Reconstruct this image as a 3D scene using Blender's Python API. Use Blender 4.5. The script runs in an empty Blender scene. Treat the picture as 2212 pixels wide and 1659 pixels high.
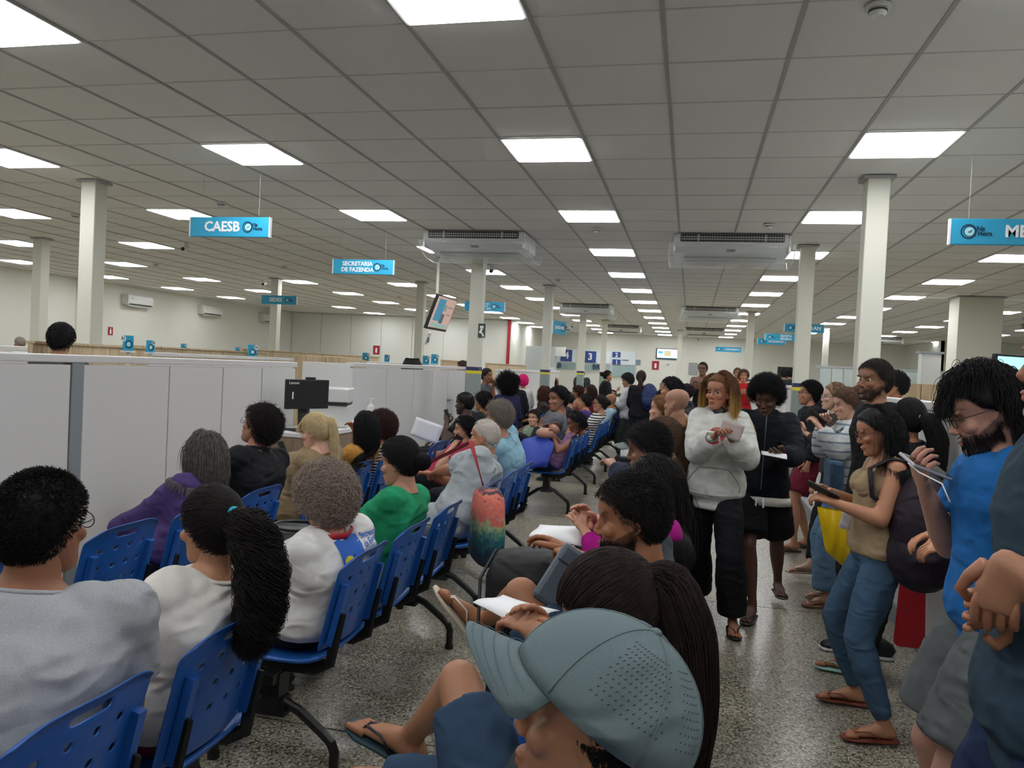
import bpy, bmesh, math, random
import numpy as np
from mathutils import Vector, Matrix
random.seed(7); RNG = np.random.default_rng(7)
SC = bpy.context.scene; COL = SC.collection
PI = math.pi
# ------------------------------------------------------------------ camera (solved from the ceiling grid)
CF, CYAW, CPIT, CROL, CZ, HC = 1669.3, -.2263, -.02256, .04954, 1.56, 1.66288
CEIL = CZ + HC
_fw = np.array([math.sin(CYAW)*math.cos(CPIT), math.cos(CYAW)*math.cos(CPIT), math.sin(CPIT)])
_r = np.array([math.cos(CYAW), -math.sin(CYAW), 0.]); _u = np.cross(_r, _fw)
_R = _r*math.cos(CROL)+_u*math.sin(CROL); _U = -_r*math.sin(CROL)+_u*math.cos(CROL)
def ray(px, py): return _fw+_R*(px-1106)/CF-_U*(py-829.5)/CF
CAMP = np.array([0, 0, CZ])
def atz(px, py, z): d = ray(px, py); return CAMP+d*(z-CZ)/d[2]
def atY(px, py, Y): d = ray(px, py); return CAMP+d*Y/d[1]
def atX(px, py, X): d = ray(px, py); return CAMP+d*X/d[0]
cam = bpy.data.cameras.new('camera'); camo = bpy.data.objects.new('camera', cam); COL.objects.link(camo)
cam.sensor_fit = 'HORIZONTAL'; cam.sensor_width = 36; cam.lens = CF/2212*36; cam.clip_start = .05; cam.clip_end = 200
M = Matrix(((_R[0], _U[0], -_fw[0], 0), (_R[1], _U[1], -_fw[1], 0), (_R[2], _U[2], -_fw[2], CZ), (0, 0, 0, 1)))
camo.matrix_world = M; SC.camera = camo
# ------------------------------------------------------------------ light and exposure
W = bpy.data.worlds.new('world'); SC.world = W; W.use_nodes = True
W.node_tree.nodes['Background'].inputs[0].default_value = (.9, .95, 1, 1)
W.node_tree.nodes['Background'].inputs[1].default_value = .25
SC.view_settings.view_transform = 'Standard'; SC.view_settings.look = 'None'
SC.view_settings.exposure = 0.0; SC.view_settings.gamma = 1; SC.view_settings.use_curve_mapping = False
LAMP = 18.5            # radiance of the ceiling light panels
# ------------------------------------------------------------------ materials
def lin(c):
    if isinstance(c, str):
        c = [int(c[i:i+2], 16)/255 for i in (0, 2, 4)]
    return tuple((x/12.92 if x <= .04045 else ((x+.055)/1.055)**2.4) for x in c)+(1,)
MC = {}
def mat(name, col='808080', rough=.6, metal=0, bump=0, bscale=40, emit=0, vcol=False, var=0, vscale=3, spec=.5, sheen=0, alpha=1, trans=0, coat=0):
    key = (name, col if isinstance(col, str) else tuple(col), vcol)
    if key in MC: return MC[key]
    m = bpy.data.materials.new(name); m.use_nodes = True; MC[key] = m
    nt = m.node_tree; b = nt.nodes['Principled BSDF']
    b.inputs['Base Color'].default_value = lin(col); b.inputs['Roughness'].default_value = rough
    b.inputs['Metallic'].default_value = metal; b.inputs['Specular IOR Level'].default_value = spec
    if sheen: b.inputs['Sheen Weight'].default_value = sheen
    if coat: b.inputs['Coat Weight'].default_value = coat
    if trans: b.inputs['Transmission Weight'].default_value = trans
    b.inputs['Alpha'].default_value = alpha
    if emit:
        b.inputs['Emission Color'].default_value = lin(col); b.inputs['Emission Strength'].default_value = emit
    src = None
    if vcol:
        a = nt.nodes.new('ShaderNodeVertexColor'); a.layer_name = 'Col'; src = a.outputs[0]
    if var:
        tc = nt.nodes.new('ShaderNodeNewGeometry'); n = nt.nodes.new('ShaderNodeTexNoise'); n.inputs['Scale'].default_value = vscale
        n.inputs['Detail'].default_value = 6
        nt.links.new(tc.outputs['Position'], n.inputs['Vector'])
        mr = nt.nodes.new('ShaderNodeMapRange'); mr.inputs[3].default_value = 1-var; mr.inputs[4].default_value = 1+var
        nt.links.new(n.outputs[0], mr.inputs[0])
        mx = nt.nodes.new('ShaderNodeVectorMath'); mx.operation = 'SCALE'
        if src: nt.links.new(src, mx.inputs[0])
        else: mx.inputs[0].default_value = lin(col)[:3]
        nt.links.new(mr.outputs[0], mx.inputs['Scale']); src = mx.outputs[0]
    if src: nt.links.new(src, b.inputs['Base Color'])
    if bump:
        tc = nt.nodes.new('ShaderNodeTexCoord'); n = nt.nodes.new('ShaderNodeTexNoise'); n.inputs['Scale'].default_value = bscale
        n.inputs['Detail'].default_value = 4
        nt.links.new(tc.outputs['Object'], n.inputs['Vector'])
        bp = nt.nodes.new('ShaderNodeBump'); bp.inputs['Strength'].default_value = bump; bp.inputs['Distance'].default_value = .01
        nt.links.new(n.outputs[0], bp.inputs['Height']); nt.links.new(bp.outputs[0], b.inputs['Normal'])
    return m
def wood_mat(name, c1, c2):
    m = mat(name, c1, .55); nt = m.node_tree; b = nt.nodes['Principled BSDF']
    g = nt.nodes.new('ShaderNodeNewGeometry'); mp = nt.nodes.new('ShaderNodeMapping'); mp.inputs['Scale'].default_value = (9, 9, .7)
    n = nt.nodes.new('ShaderNodeTexNoise'); n.inputs['Scale'].default_value = 3; n.inputs['Detail'].default_value = 8; n.inputs['Distortion'].default_value = 1
    cr = nt.nodes.new('ShaderNodeValToRGB'); cr.color_ramp.elements[0].color = lin(c2); cr.color_ramp.elements[1].color = lin(c1)
    cr.color_ramp.elements[0].position = .35; cr.color_ramp.elements[1].position = .62
    nt.links.new(g.outputs['Position'], mp.inputs[0]); nt.links.new(mp.outputs[0], n.inputs['Vector']); nt.links.new(n.outputs[0], cr.inputs[0])
    nt.links.new(cr.outputs[0], b.inputs['Base Color']); return m
def terrazzo():
    m = mat('terrazzo', '8a8778', .3, spec=.5); nt = m.node_tree; b = nt.nodes['Principled BSDF']; L = nt.links.new
    g = nt.nodes.new('ShaderNodeNewGeometry')
    def vor(sc):
        v = nt.nodes.new('ShaderNodeTexVoronoi'); v.inputs['Scale'].default_value = sc; L(g.outputs['Position'], v.inputs['Vector']); return v
    v1 = vor(120); sep = nt.nodes.new('ShaderNodeSeparateColor'); L(v1.outputs['Color'], sep.inputs[0])
    cr = nt.nodes.new('ShaderNodeValToRGB'); e = cr.color_ramp.elements
    cr.color_ramp.interpolation = 'CONSTANT'
    e[0].position = 0; e[0].color = lin('4f4a3c'); e[1].position = .16; e[1].color = lin('7d7764')
    for p, c in ((.34, '969180'), (.64, 'a7a291'), (.86, 'c4c0b0'), (.94, '696350')):
        x = e.new(p); x.color = lin(c)
    L(sep.outputs[0], cr.inputs[0])
    n = nt.nodes.new('ShaderNodeTexNoise'); n.inputs['Scale'].default_value = 1.3; n.inputs['Detail'].default_value = 5; L(g.outputs['Position'], n.inputs['Vector'])
    mr = nt.nodes.new('ShaderNodeMapRange'); mr.inputs[3].default_value = .8; mr.inputs[4].default_value = 1.15; L(n.outputs[0], mr.inputs[0])
    mx = nt.nodes.new('ShaderNodeVectorMath'); mx.operation = 'SCALE'; L(cr.outputs[0], mx.inputs[0]); L(mr.outputs[0], mx.inputs['Scale'])
    L(mx.outputs[0], b.inputs['Base Color'])
    mr2 = nt.nodes.new('ShaderNodeMapRange'); mr2.inputs[3].default_value = .2; mr2.inputs[4].default_value = .4; L(n.outputs[0], mr2.inputs[0]); L(mr2.outputs[0], b.inputs['Roughness'])
    return m
# ------------------------------------------------------------------ mesh helpers
class MB:
    def __init__(s): s.v = []; s.f = []; s.m = []
    def add(s, v, f, mi=0):
        o = sum(len(x) for x in s.v); s.v.append(np.asarray(v, float)); s.f += [[i+o for i in q] for q in f]; s.m += [mi]*len(f); return s
    def box(s, c, d, rz=0, rx=0, ry=0, mi=0, taper=1):
        c = np.array(c, float); d = np.array(d, float)/2
        v = np.array([[x, y, z] for z in (-1, 1) for y in (-1, 1) for x in (-1, 1)], float)*d
        v[4:, :2] *= taper
        R = np.array(Matrix.Rotation(rz, 3, 'Z') @ Matrix.Rotation(ry, 3, 'Y') @ Matrix.Rotation(rx, 3, 'X'))
        return s.add(v @ R.T+c, [[0, 2, 3, 1], [4, 5, 7, 6], [0, 1, 5, 4], [2, 6, 7, 3], [0, 4, 6, 2], [1, 3, 7, 5]], mi)
    def loft(s, pts, rad, n=12, ref=None, caps=True, mi=0, frames=None, power=2):
        """tube through pts; rad = r or (a, b): a along the side axis, b along the other"""
        pts = np.array(pts, float); k = len(pts); vs = []
        T = np.gradient(pts, axis=0) if k > 2 else np.repeat([pts[1]-pts[0]], 2, 0)
        T /= np.linalg.norm(T, axis=1)[:, None]+1e-12
        if ref is None: ref = np.array([0, 0, 1.]) if abs(T[0][2]) < .9 else np.array([0, 1., 0])
        ref = np.array(ref, float); a = np.linspace(0, 2*PI, n, endpoint=False)
        ca, sa = np.cos(a), np.sin(a)
        if power != 2:
            ca = np.sign(ca)*abs(ca)**(2/power); sa = np.sign(sa)*abs(sa)**(2/power)
        for i in range(k):
            x = np.cross(T[i], ref); l = np.linalg.norm(x)
            x = x/l if l > 1e-6 else np.array([1., 0, 0]); y = np.cross(x, T[i]); ref = y
            if frames is not None: x, y = frames[i]
            r = rad[i] if hasattr(rad, '__len__') and len(rad) == k and not (k == 2 and not hasattr(rad[0], '__len__') and isinstance(rad, tuple)) else rad
            A, B = (r if hasattr(r, '__len__') else (r, r))
            vs.append(pts[i]+np.outer(ca*A, x)+np.outer(sa*B, y))
        f = [[i*n+j, i*n+(j+1) % n, (i+1)*n+(j+1) % n, (i+1)*n+j] for i in range(k-1) for j in range(n)]
        if caps: f += [list(range(n))[::-1], [(k-1)*n+j for j in range(n)]]
        return s.add(np.concatenate(vs), f, mi)
    def ball(s, c, r, n=12, m=8, axes=None, mi=0):
        r = np.array(r if hasattr(r, '__len__') else (r, r, r), float); v = [[0, 0, -1]]
        for i in range(1, m):
            p = -PI/2+PI*i/m
            v += [[math.cos(p)*math.cos(2*PI*j/n), math.cos(p)*math.sin(2*PI*j/n), math.sin(p)] for j in range(n)]
        v.append([0, 0, 1]); v = np.array(v)*r
        if axes is not None: v = v @ np.array(axes)
        f = [[0, 1+(j+1) % n, 1+j] for j in range(n)]
        f += [[1+(i-1)*n+j, 1+(i-1)*n+(j+1) % n, 1+i*n+(j+1) % n, 1+i*n+j] for i in range(1, m-1) for j in range(n)]
        L = 1+(m-1)*n; f += [[L, 1+(m-2)*n+j, 1+(m-2)*n+(j+1) % n] for j in range(n)]
        return s.add(v+np.array(c, float), f, mi)
    def grid(s, fn, nu, nv, mi=0, skip=None):
        v = [fn(i/nu, j/nv) for j in range(nv+1) for i in range(nu+1)]
        f = [[j*(nu+1)+i, j*(nu+1)+i+1, (j+1)*(nu+1)+i+1, (j+1)*(nu+1)+i] for j in range(nv) for i in range(nu) if not (skip and skip(i, j))]
        return s.add(v, f, mi)
    def V(s): return np.concatenate(s.v)
    def mesh(s, name, off=(0, 0, 0)):
        me = bpy.data.meshes.new(name); v = s.V()-np.array(off, float)
        me.from_pydata(v.tolist(), [], s.f); me.polygons.foreach_set('material_index', s.m); me.update(); return me
def link(name, me, mats, parent=None, loc=(0, 0, 0), smooth=False):
    o = bpy.data.objects.new(name, me); COL.objects.link(o)
    if me is not None and hasattr(me, 'materials') and len(me.materials) == 0:
        for m in (mats if isinstance(mats, (list, tuple)) else [mats]): me.materials.append(m)
    if smooth: me.polygons.foreach_set('use_smooth', [True]*len(me.polygons))
    if parent is not None: o.parent = parent
    o.location = loc; return o
def obj(name, mb, mats, parent=None, loc=(0, 0, 0), off=(0, 0, 0), smooth=False, bevel=0, sub=0):
    o = link(name, mb.mesh(name, off), mats, parent, loc, smooth)
    if bevel:
        b = o.modifiers.new('bevel', 'BEVEL'); b.width = bevel; b.segments = 2; b.limit_method = 'ANGLE'
    if sub:
        b = o.modifiers.new('sub', 'SUBSURF'); b.levels = sub; b.render_levels = sub
    return o
def empty(name, loc=(0, 0, 0), rz=0, **k):
    o = bpy.data.objects.new(name, None); COL.objects.link(o); o.location = loc; o.rotation_euler = (0, 0, rz); o.empty_display_size = .1
    for a, b in k.items(): o[a] = b
    return o
def tag(o, label=None, category=None, group=None, kind=None):
    for a, b in (('label', label), ('category', category), ('group', group), ('kind', kind)):
        if b: o[a] = b
    return o
def dup(root, loc=None, rz=None, **k):
    c = root.copy(); COL.objects.link(c)
    if loc is not None: c.location = loc
    if rz is not None: c.rotation_euler = (0, 0, rz)
    for ch in list(root.children):
        d = ch.copy(); COL.objects.link(d); d.parent = c
        for g in list(ch.children):
            e = g.copy(); COL.objects.link(e); e.parent = d
    for a, b in k.items(): c[a] = b
    return c
def bake(o):
    dg = bpy.context.evaluated_depsgraph_get(); me = bpy.data.meshes.new_from_object(o.evaluated_get(dg))
    o.modifiers.clear(); o.data = me; return o
def text_mesh(name, body, size, m, parent, loc, rot, align='CENTER', bold=.0, ext=.001, lbl=None):
    cu = bpy.data.curves.new(name, 'FONT'); cu.body = body; cu.size = size; cu.align_x = align; cu.align_y = 'CENTER'
    cu.offset = bold*size; cu.extrude = ext; cu.space_line = .85; cu.resolution_u = 2
    o = bpy.data.objects.new(name, cu); COL.objects.link(o)
    me = bpy.data.meshes.new_from_object(o); COL.objects.unlink(o); bpy.data.objects.remove(o)
    p = link(name, me, m, parent, loc); p.rotation_euler = rot
    return p
ORD = ['first', 'second', 'third', 'fourth', 'fifth', 'sixth', 'seventh', 'eighth', 'ninth', 'tenth', 'eleventh', 'twelfth', 'thirteenth', 'fourteenth', 'fifteenth']
# ------------------------------------------------------------------ the setting
M_WALL = mat('white wall paint', 'dcdcd2', .8, var=.03)
M_WALL2 = mat('white wall panel', 'dfe0d8', .6)
M_TILE = mat('mineral ceiling tile', 'e9e9e4', .95, bump=.25, bscale=160, var=.02, vscale=1.5)
M_TILE2 = mat('pale ceiling tile', 'fafaf6', .9)
M_BAR = mat('grey ceiling runner', 'aeaeaa', .6)
M_JOINT = mat('dark floor joint', '25231f', .8)
M_TERR = terrazzo()
M_GREYP = mat('grey green column paint', '8a9792', .6)
M_COLP = mat('cream column paint', 'd6d6c8', .6)
M_NAVY = mat('navy stripe', '2a2f5e', .5); M_YEL = mat('yellow stripe', 'e0d030', .5)
M_RED = mat('red paint', 'a3182a', .5)
M_PAN = mat('white laminate', 'dcdcda', .45); M_PANG = mat('grey edge strip', '8d9498', .5); M_ALU = mat('aluminium', 'b8bcbc', .35, .7)
M_WOOD = wood_mat('light oak laminate', 'cdb997', 'b09a78'); M_WOODD = wood_mat('brown oak laminate', '94806a', '7c6955')
M_BLACK = mat('black plastic', '17181a', .45); M_BLK2 = mat('black powder coated steel', '141517', .35)
M_SIGN = mat('sign blue', '2aa0c8', .45); M_SIGNL = mat('sign edge', 'dfe6e6', .4); M_INK = mat('dark navy ink', '123a55', .5); M_WHT = mat('white vinyl', 'f0f3f3', .5)
M_WPL = mat('white plastic', 'd8dad6', .3, coat=.3); M_LAMPF = mat('white light frame', 'd5d6d2', .5)
M_DIFF = mat('lit diffuser', 'fbfcff', .5, emit=LAMP)
M_GRL = mat('dark grille', '2a2d2c', .5)
M_GLASS = mat('clear plastic', 'e8f0f0', .06, alpha=.22, spec=.8)
X0, X1, Y0, Y1 = -15.0, 13.6, -5.2, 34.6
def struct(name, mb, m, parent=None, **k):
    o = obj(name, mb, m, parent, **k)
    if parent is None: o['kind'] = 'structure'
    return o
# floor: cast terrazzo bays with dark joints
fl = struct('floor', MB().box(((X0+X1)/2, (Y0+Y1)/2, -.06), (X1-X0, Y1-Y0, .1)), M_JOINT)
fl['label'] = 'speckled grey terrazzo floor cast in large bays with dark joints'
sl = MB().box((0, 0, -.011), (7.64, 2.54, .022)).mesh('terrazzo_slab')
for i in range(-2, 2):
    for j in range(-3, 14):
        x0_, y0_ = -2.45+7.65*i, 2.98+2.55*j-2.55*1
        cx_, cy_ = x0_+3.825, y0_+1.275
        if X0-4 < cx_ < X1+4 and Y0-1 < cy_ < Y1+.6:
            link('slab', sl, M_TERR, fl, (cx_, cy_, 0))
# ceiling
TX, TY = .6225, .625
GX, GY = -6.128+TX/2, 3.3126+TY/2       # a grid crossing
ce = struct('ceiling', MB().box(((X0+X1)/2, (Y0+Y1)/2, CEIL+.09), (X1-X0+.4, Y1-Y0+.4, .1)), M_TILE)
ce['label'] = 'suspended ceiling of square pale grey tiles in a grey runner grid'
lights = {}
def has_light(c, r):
    if c in (1, 2, 3): return -2 <= r <= 12
    if c == 0: return r in (-1, 0, 1, 2, 5, 6, 7, 8, 9, 10, 11)
    if c == -1: return r in (-1, 0, 1, 2, 3, 5, 6, 7, 8, 9)
    if c == -2: return r in (0, 1, 2, 3, 4, 5, 6, 8, 9)
    if c == -3: return r in (2, 4, 5, 6, 7)
    if c == 4: return r in (-1, 0, 1, 2, 3, 4, 5, 6, 7, 8, 9, 10, 11)
    if c == 5: return r in (-1, 1, 3, 5, 6, 7, 8, 9, 10, 11)
    if c == 6: return r in (2, 5, 8, 9, 11)
    return False
LX = lambda c: -6.128+2.49*c
LY = lambda r: 3.3126+2.5*r
nx0, nx1 = int((X0-GX)/TX)-1, int((X1-GX)/TX)+2
ny0, ny1 = int((Y0-GY)/TY)-1, int((Y1-GY)/TY)+2
bars = MB()
for i in range(nx0, nx1+1):
    x = GX+i*TX
    if X0 < x < X1: bars.box((x, (Y0+Y1)/2, CEIL+.004), (.022, Y1-Y0, .010))
for j in range(ny0, ny1+1):
    y = GY+j*TY
    if Y0 < y < Y1: bars.box(((X0+X1)/2, y, CEIL+.006), (X1-X0, .010, .008), mi=1)
obj('ceiling_runner', bars, [M_BAR, mat('pale cross runner', 'd2d2cd', .7)], ce)['kind'] = 'stuff'
tiles = []
for i in range(nx0, nx1+1):
    for j in range(ny0, ny1+1):
        x, y = GX+(i-.5)*TX, GY+(j-.5)*TY
        if not (X0-.2 < x < X1+.2 and Y0-.2 < y < Y1+.2): continue
        c, r = round((x+6.128)/2.49), round((y-3.3126)/2.5)
        if abs(x-LX(c)) < .1 and abs(y-LY(r)) < .1 and has_light(c, r): continue
        d = np.array([x, y, HC]); k = d @ _fw
        vis = k > .3 and abs(d @ _R/k) < .72 and abs(d @ _U/k) < .56
        tiles.append((0 if vis else 1, k if vis else 99+math.hypot(x, y), x, y))
tiles.sort()
tme = MB().box((0, 0, 0), (TX-.018, TY-.006, .012)).mesh('ceiling_tile')
tme2 = tme.copy()
for q, (a, b, x, y) in enumerate(tiles[:300]):
    link('ceiling_tile', tme, M_TILE, ce, (x, y, CEIL+.012+random.uniform(-.0015, .0015)))
rest = MB()
for a, b, x, y in tiles[300:]:
    rest.box((x, y, CEIL+.012), (TX-.022, TY-.012, .012), mi=1 if (abs(x+6.13) < .3 and abs(y-LY(3)) < .3) else 0)
o = obj('ceiling_tile_field', rest, [M_TILE, M_TILE2], ce); o['kind'] = 'stuff'
# ceiling lights, one thing each
lf = MB(); w = .302
for sx, sy, dx, dy in ((0, -1, 2*w, .02), (0, 1, 2*w, .02), (-1, 0, .02, 2*w), (1, 0, .02, 2*w)):
    lf.box((sx*(w-.006), sy*(w-.006), -.002), (dx, dy, .014))
lfm = lf.mesh('light_frame'); ldm = MB().box((0, 0, 0), (.57, .58, .03)).mesh('light_diffuser')
CN = {-3: 'against the left wall', -2: 'second column from the left wall', -1: 'third column from the left wall', 0: 'above the left service desks',
      1: 'along the left line of air conditioners', 2: 'left of the twin centre lines', 3: 'right of the twin centre lines', 4: 'just right of the counter columns', 5: 'above the thick right pillar', 6: 'nearest the right wall'}
for c in range(-3, 7):
    for r in range(-2, 13):
        if not has_light(c, r): continue
        x, y = LX(c), LY(r)
        if x < X0 or y > Y1-.4 or y < Y0+.4: continue
        l = empty('ceiling_light', (x, y, CEIL))
        nm = ORD[r]+' row ahead' if r >= 0 else 'behind the viewer'
        tag(l, f'added square light panel, {nm}, {CN[c]}' if r >= 0 else None, 'light', 'square ceiling light panels')
        if r < 0: l['label'] = f'added square light panel, {ORD[-r-1]} row behind the viewer, {CN[c]}'  # unseen rows, added to light the people nearest the camera
        link('frame', lfm, M_LAMPF, l, (0, 0, 0)); link('diffuser', ldm, M_DIFF, l, (0, 0, 0))
# walls
def wall(name, a, b, z0=0, z1=CEIL+.02, t=.12, m=M_WALL, side=1):
    a = np.array(a, float); b = np.array(b, float); L = np.linalg.norm(b-a); d = (b-a)/L; n = np.array([-d[1], d[0]])*side
    c = (a+b)/2+n*t/2
    return struct(name, MB().box((c[0], c[1], (z0+z1)/2), (L, t, z1-z0), rz=math.atan2(d[1], d[0])), m)
wall('wall_left', (X0, Y0), (X0, 27), side=1)
wp = wall('wall_panelled', (X0, 27), (-6.5, 27), side=1)
for i in range(7):
    xx = X0+.05+i*1.22
    obj('wall_panel', MB().box((xx+.6, 26.985, CEIL/2), (1.2, .03, CEIL-.04)), M_WALL2, wp, bevel=.006)
wall('wall_return', (-6.5, 27), (-6.5, Y1), side=1)
wall('wall_far', (-6.5, Y1), (8.6, Y1), side=1)
wall('wall_right_return', (8.6, Y1), (8.6, 30.2), side=1)
wall('wall_right_far', (8.6, 30.2), (X1, 30.2), side=1)
wall('wall_right', (X1, 30.2), (X1, Y0), side=1)
wall('wall_near', (X1, Y0), (X0, Y0), side=1)
tag(struct('trim_pilaster', MB().box((X0+.12, 16.5, CEIL/2), (.24, .35, CEIL)), M_COLP), 'pale pilaster on the left wall')
struct('baseboard_far', MB().box((1, Y1-.015, .05), (15, .03, .1)), M_PANG)
# columns
def column(x, y, wx=.17, wy=.17, band=True):
    e = empty('column', (x, y, 0), kind='structure')
    obj('shaft', MB().box((0, 0, (CEIL+1.52)/2), (wx, wy, CEIL-1.52)), M_COLP, e, bevel=.008)
    obj('dado', MB().box((0, 0, .72), (wx+.004, wy+.004, 1.44)), M_GREYP if band else M_COLP, e, bevel=.008)
    obj('yellow_band', MB().box((0, 0, 1.46), (wx+.006, wy+.006, .04)), M_YEL if band else M_COLP, e)
    obj('navy_band', MB().box((0, 0, 1.505), (wx+.006, wy+.006, .05)), M_NAVY if band else M_COLP, e)
    obj('collar', MB().box((0, 0, CEIL-.012), (wx+.07, wy+.05, .02)), M_BAR, e)
    return e
for x, y, n in ((1.38, 6.75, 'standing at the counter behind the tall person in black'), (1.32, 10.1, 'second along the right counter'), (1.4, 20.2, 'third along the right counter'),
                (-5.98, 6.7, 'nearest on the left, beyond the white partition'), (-10.14, 10.3, 'far left near the left wall'), (-8.9, 15.3, 'beside the third blue hanging sign'),
                (-5.55, 15.3, 'left of the hanging screen'), (-2.87, 10.12, 'below the left air conditioner with navy and yellow band'), (-2.85, 15.3, 'second in the left aisle line'),
                (-2.82, 20.2, 'third in the left aisle line'), (-2.8, 25.2, 'fourth in the left aisle line'), (-.45, 29.4, 'in front of the far wall screen'), (4.1, 26, 'behind the right counters')):
    column(x, y, band=y < 26)['label'] = 'slim pale square column, '+n
column(4.98, 15.6, .72, .55, False)['label'] = 'thick white pillar on the right above the blue sports T-shirt'
# air conditioners hung under the ceiling
def ceiling_ac(x, y, lab, sc=1, cover=False):
    e = empty('air_conditioner', (x, y, CEIL), label=lab, category='air conditioner')
    hw = .63*sc; prof = [(0, -.002), (0, -.10), (.03, -.15), (.16, -.205), (.42, -.24), (.66, -.24), (.70, -.2), (.70, -.002)]
    n = len(prof); v = [[s*hw, p[0], p[1]] for s in (-1, 1) for p in prof]
    f = [list(range(n)), [n+i for i in range(n)][::-1]]+[[i, i+n, (i+1) % n+n, (i+1) % n] for i in range(n)]
    obj('casing', MB().add(v, f), M_WPL, e, bevel=.012)
    obj('outlet', MB().box((0, -.004, -.055), (hw*1.84, .02, .085)), M_GRL, e)
    for k in range(2): obj('louvre', MB().box((0, -.018, -.045-k*.026), (hw*1.8, .012, .005), rx=.5), M_WPL, e)
    fins = MB()
    for k in range(40): fins.box((-hw*.9+k*hw*1.8/39, -.008, -.055), (.004, .02, .07))
    obj('fin_row', fins, M_WPL, e)['kind'] = 'stuff'
    for k in (-.33, .33): obj('divider', MB().box((k*hw*1.8, -.016, -.055), (.012, .02, .078)), M_WPL, e)
    obj('display', MB().box((0, .10, -.183), (.1, .05, .006), rx=-.4), M_BLACK, e)
    for s in (-1, 1): obj('side_cap', MB().box((s*(hw+.012), .35, -.11), (.03, .68, .2)), M_WPL, e, bevel=.01)
    g = MB(); g.box((0, .45, -.244), (hw*1.7, .28, .006))
    obj('intake_grille', g, mat('intake grey', 'a9adaa', .5), e)
    if cover:
        pr = [(-.01, -.12), (.08, -.24), (.3, -.31), (.62, -.325), (.8, -.30), (.9, -.2)]
        c = MB(); c.grid(lambda a, b: (lambda i, q: [(-1+2*a)*hw*1.12, pr[i][0]*(1-q)+pr[min(i+1, 5)][0]*q, pr[i][1]*(1-q)+pr[min(i+1, 5)][1]*q])(min(int(b*5), 5), b*5-min(int(b*5), 5)), 4, 5)
        o = obj('deflector', c, M_GLASS, e, smooth=True); o['label'] = 'clear plastic deflector sheet'
        s_ = o.modifiers.new('s', 'SOLIDIFY'); s_.thickness = .003
        for s in (-1, 1): obj('deflector_edge', MB().loft([[s*hw*1.12, p[0], p[1]] for p in pr], .006, 6), M_WPL, e)
    return e
ceiling_ac(-2.72, 9.25, 'large white ceiling air conditioner with clear deflector above the left column line', 1, True)
ceiling_ac(.38, 9.3, 'large white ceiling air conditioner above the centre aisle between the twin light lines', 1, True)
ceiling_ac(-2.66, 19.3, 'second ceiling air conditioner down the left line, partly behind a column', 1, True)
ceiling_ac(.38, 19.1, 'second ceiling air conditioner down the centre aisle', 1, True)
ceiling_ac(-2.5, 27.6, 'farthest ceiling air conditioner on the left line near the far wall', 1.05, False)
ceiling_ac(.38, 27.6, 'farthest ceiling air conditioner on the centre aisle near the far wall', 1.05, False)
ceiling_ac(6.4, 29.0, 'ceiling air conditioner in the far right corner', 1.05, False)
def split_ac(y, n):
    e = empty('split_air_conditioner', (X0+.001, y, 2.86), label='white wall mounted split air conditioner, '+n, category='air conditioner', group='split air conditioners on the left wall')
    obj('casing', MB().loft([[.11, -.5, 0], [.11, .5, 0]], (.11, .15), 16, ref=(0, 0, 1), power=4), M_WPL, e, bevel=.01)
    obj('vane', MB().box((.15, 0, -.15), (.14, .9, .012), ry=.5), M_WPL, e)
    obj('air_slot', MB().box((.17, 0, -.1), (.09, .86, .03), ry=.6), M_GRL, e)
    obj('logo', MB().box((.222, -.35, .03), (.003, .06, .02)), M_PANG, e)
split_ac(18.4, 'the nearest, half behind a column'); split_ac(21.7, 'the middle one'); split_ac(25.2, 'the farthest')
# small ceiling devices
def detector(px, py, lab, s=1):
    d = ray(px, py); p = CAMP+d*HC/d[2]
    e = empty('smoke_detector', p, label=lab, category='detector')
    obj('base', MB().loft([[0, 0, .0], [0, 0, -.02]], .055*s, 16), M_WPL, e, bevel=.004)
    obj('sensor', MB().loft([[0, 0, -.02], [0, 0, -.035], [0, 0, -.05]], [.035*s, .038*s, .028*s], 16), M_WPL, e)
    obj('vent_ring', MB().loft([[0, 0, -.024], [0, 0, -.030]], .0395*s, 16), M_GRL, e)
for px, py, l in ((1897, 12, 'round white smoke detector near the top edge of the ceiling view'), (1661, 484, 'smoke detector beside the second light of the right centre line'), (1288, 494, 'round detector between the second and third left centre lights'),
                  (478, 438, 'small detector above the first blue hanging sign'), (163, 464, 'detector left of the nearest left column'), (337, 570, 'detector right of the small far left light'), (614, 575, 'detector above the far left sign column'),
                  (1205, 603, 'detector above the second aisle column'), (862, 640, 'small detector beyond the second blue sign')):
    detector(px, py, l)
def camera_dome(px, py, lab, kind=0):
    d = ray(px, py); p = CAMP+d*(HC-.04)/d[2]; p *= min(1, 34.2/p[1]); p[2] = CEIL
    e = empty('security_camera', p, label=lab, category='camera')
    obj('mount', MB().loft([[0, 0, 0], [0, 0, -.06]], .025, 10), M_WPL, e)
    obj('housing', MB().loft([[0, .05, -.07], [0.02, -.1, -.11]], .035, 12), M_WPL, e, bevel=.005)
    obj('lens', MB().loft([[0.02, -.1, -.11], [.0213, -.11, -.1127]], .028, 12), M_BLACK, e)
camera_dome(402, 530, 'white bullet security camera on the ceiling right of the left column')
camera_dome(572, 608, 'small security camera on the ceiling before the far left sign')
camera_dome(1062, 578, 'security camera just under the left air conditioner')
camera_dome(1236, 702, 'tiny dark security camera on the ceiling over the far aisle')
camera_dome(1507, 733, 'tiny security camera near the far wall beside the last lights')
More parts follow.
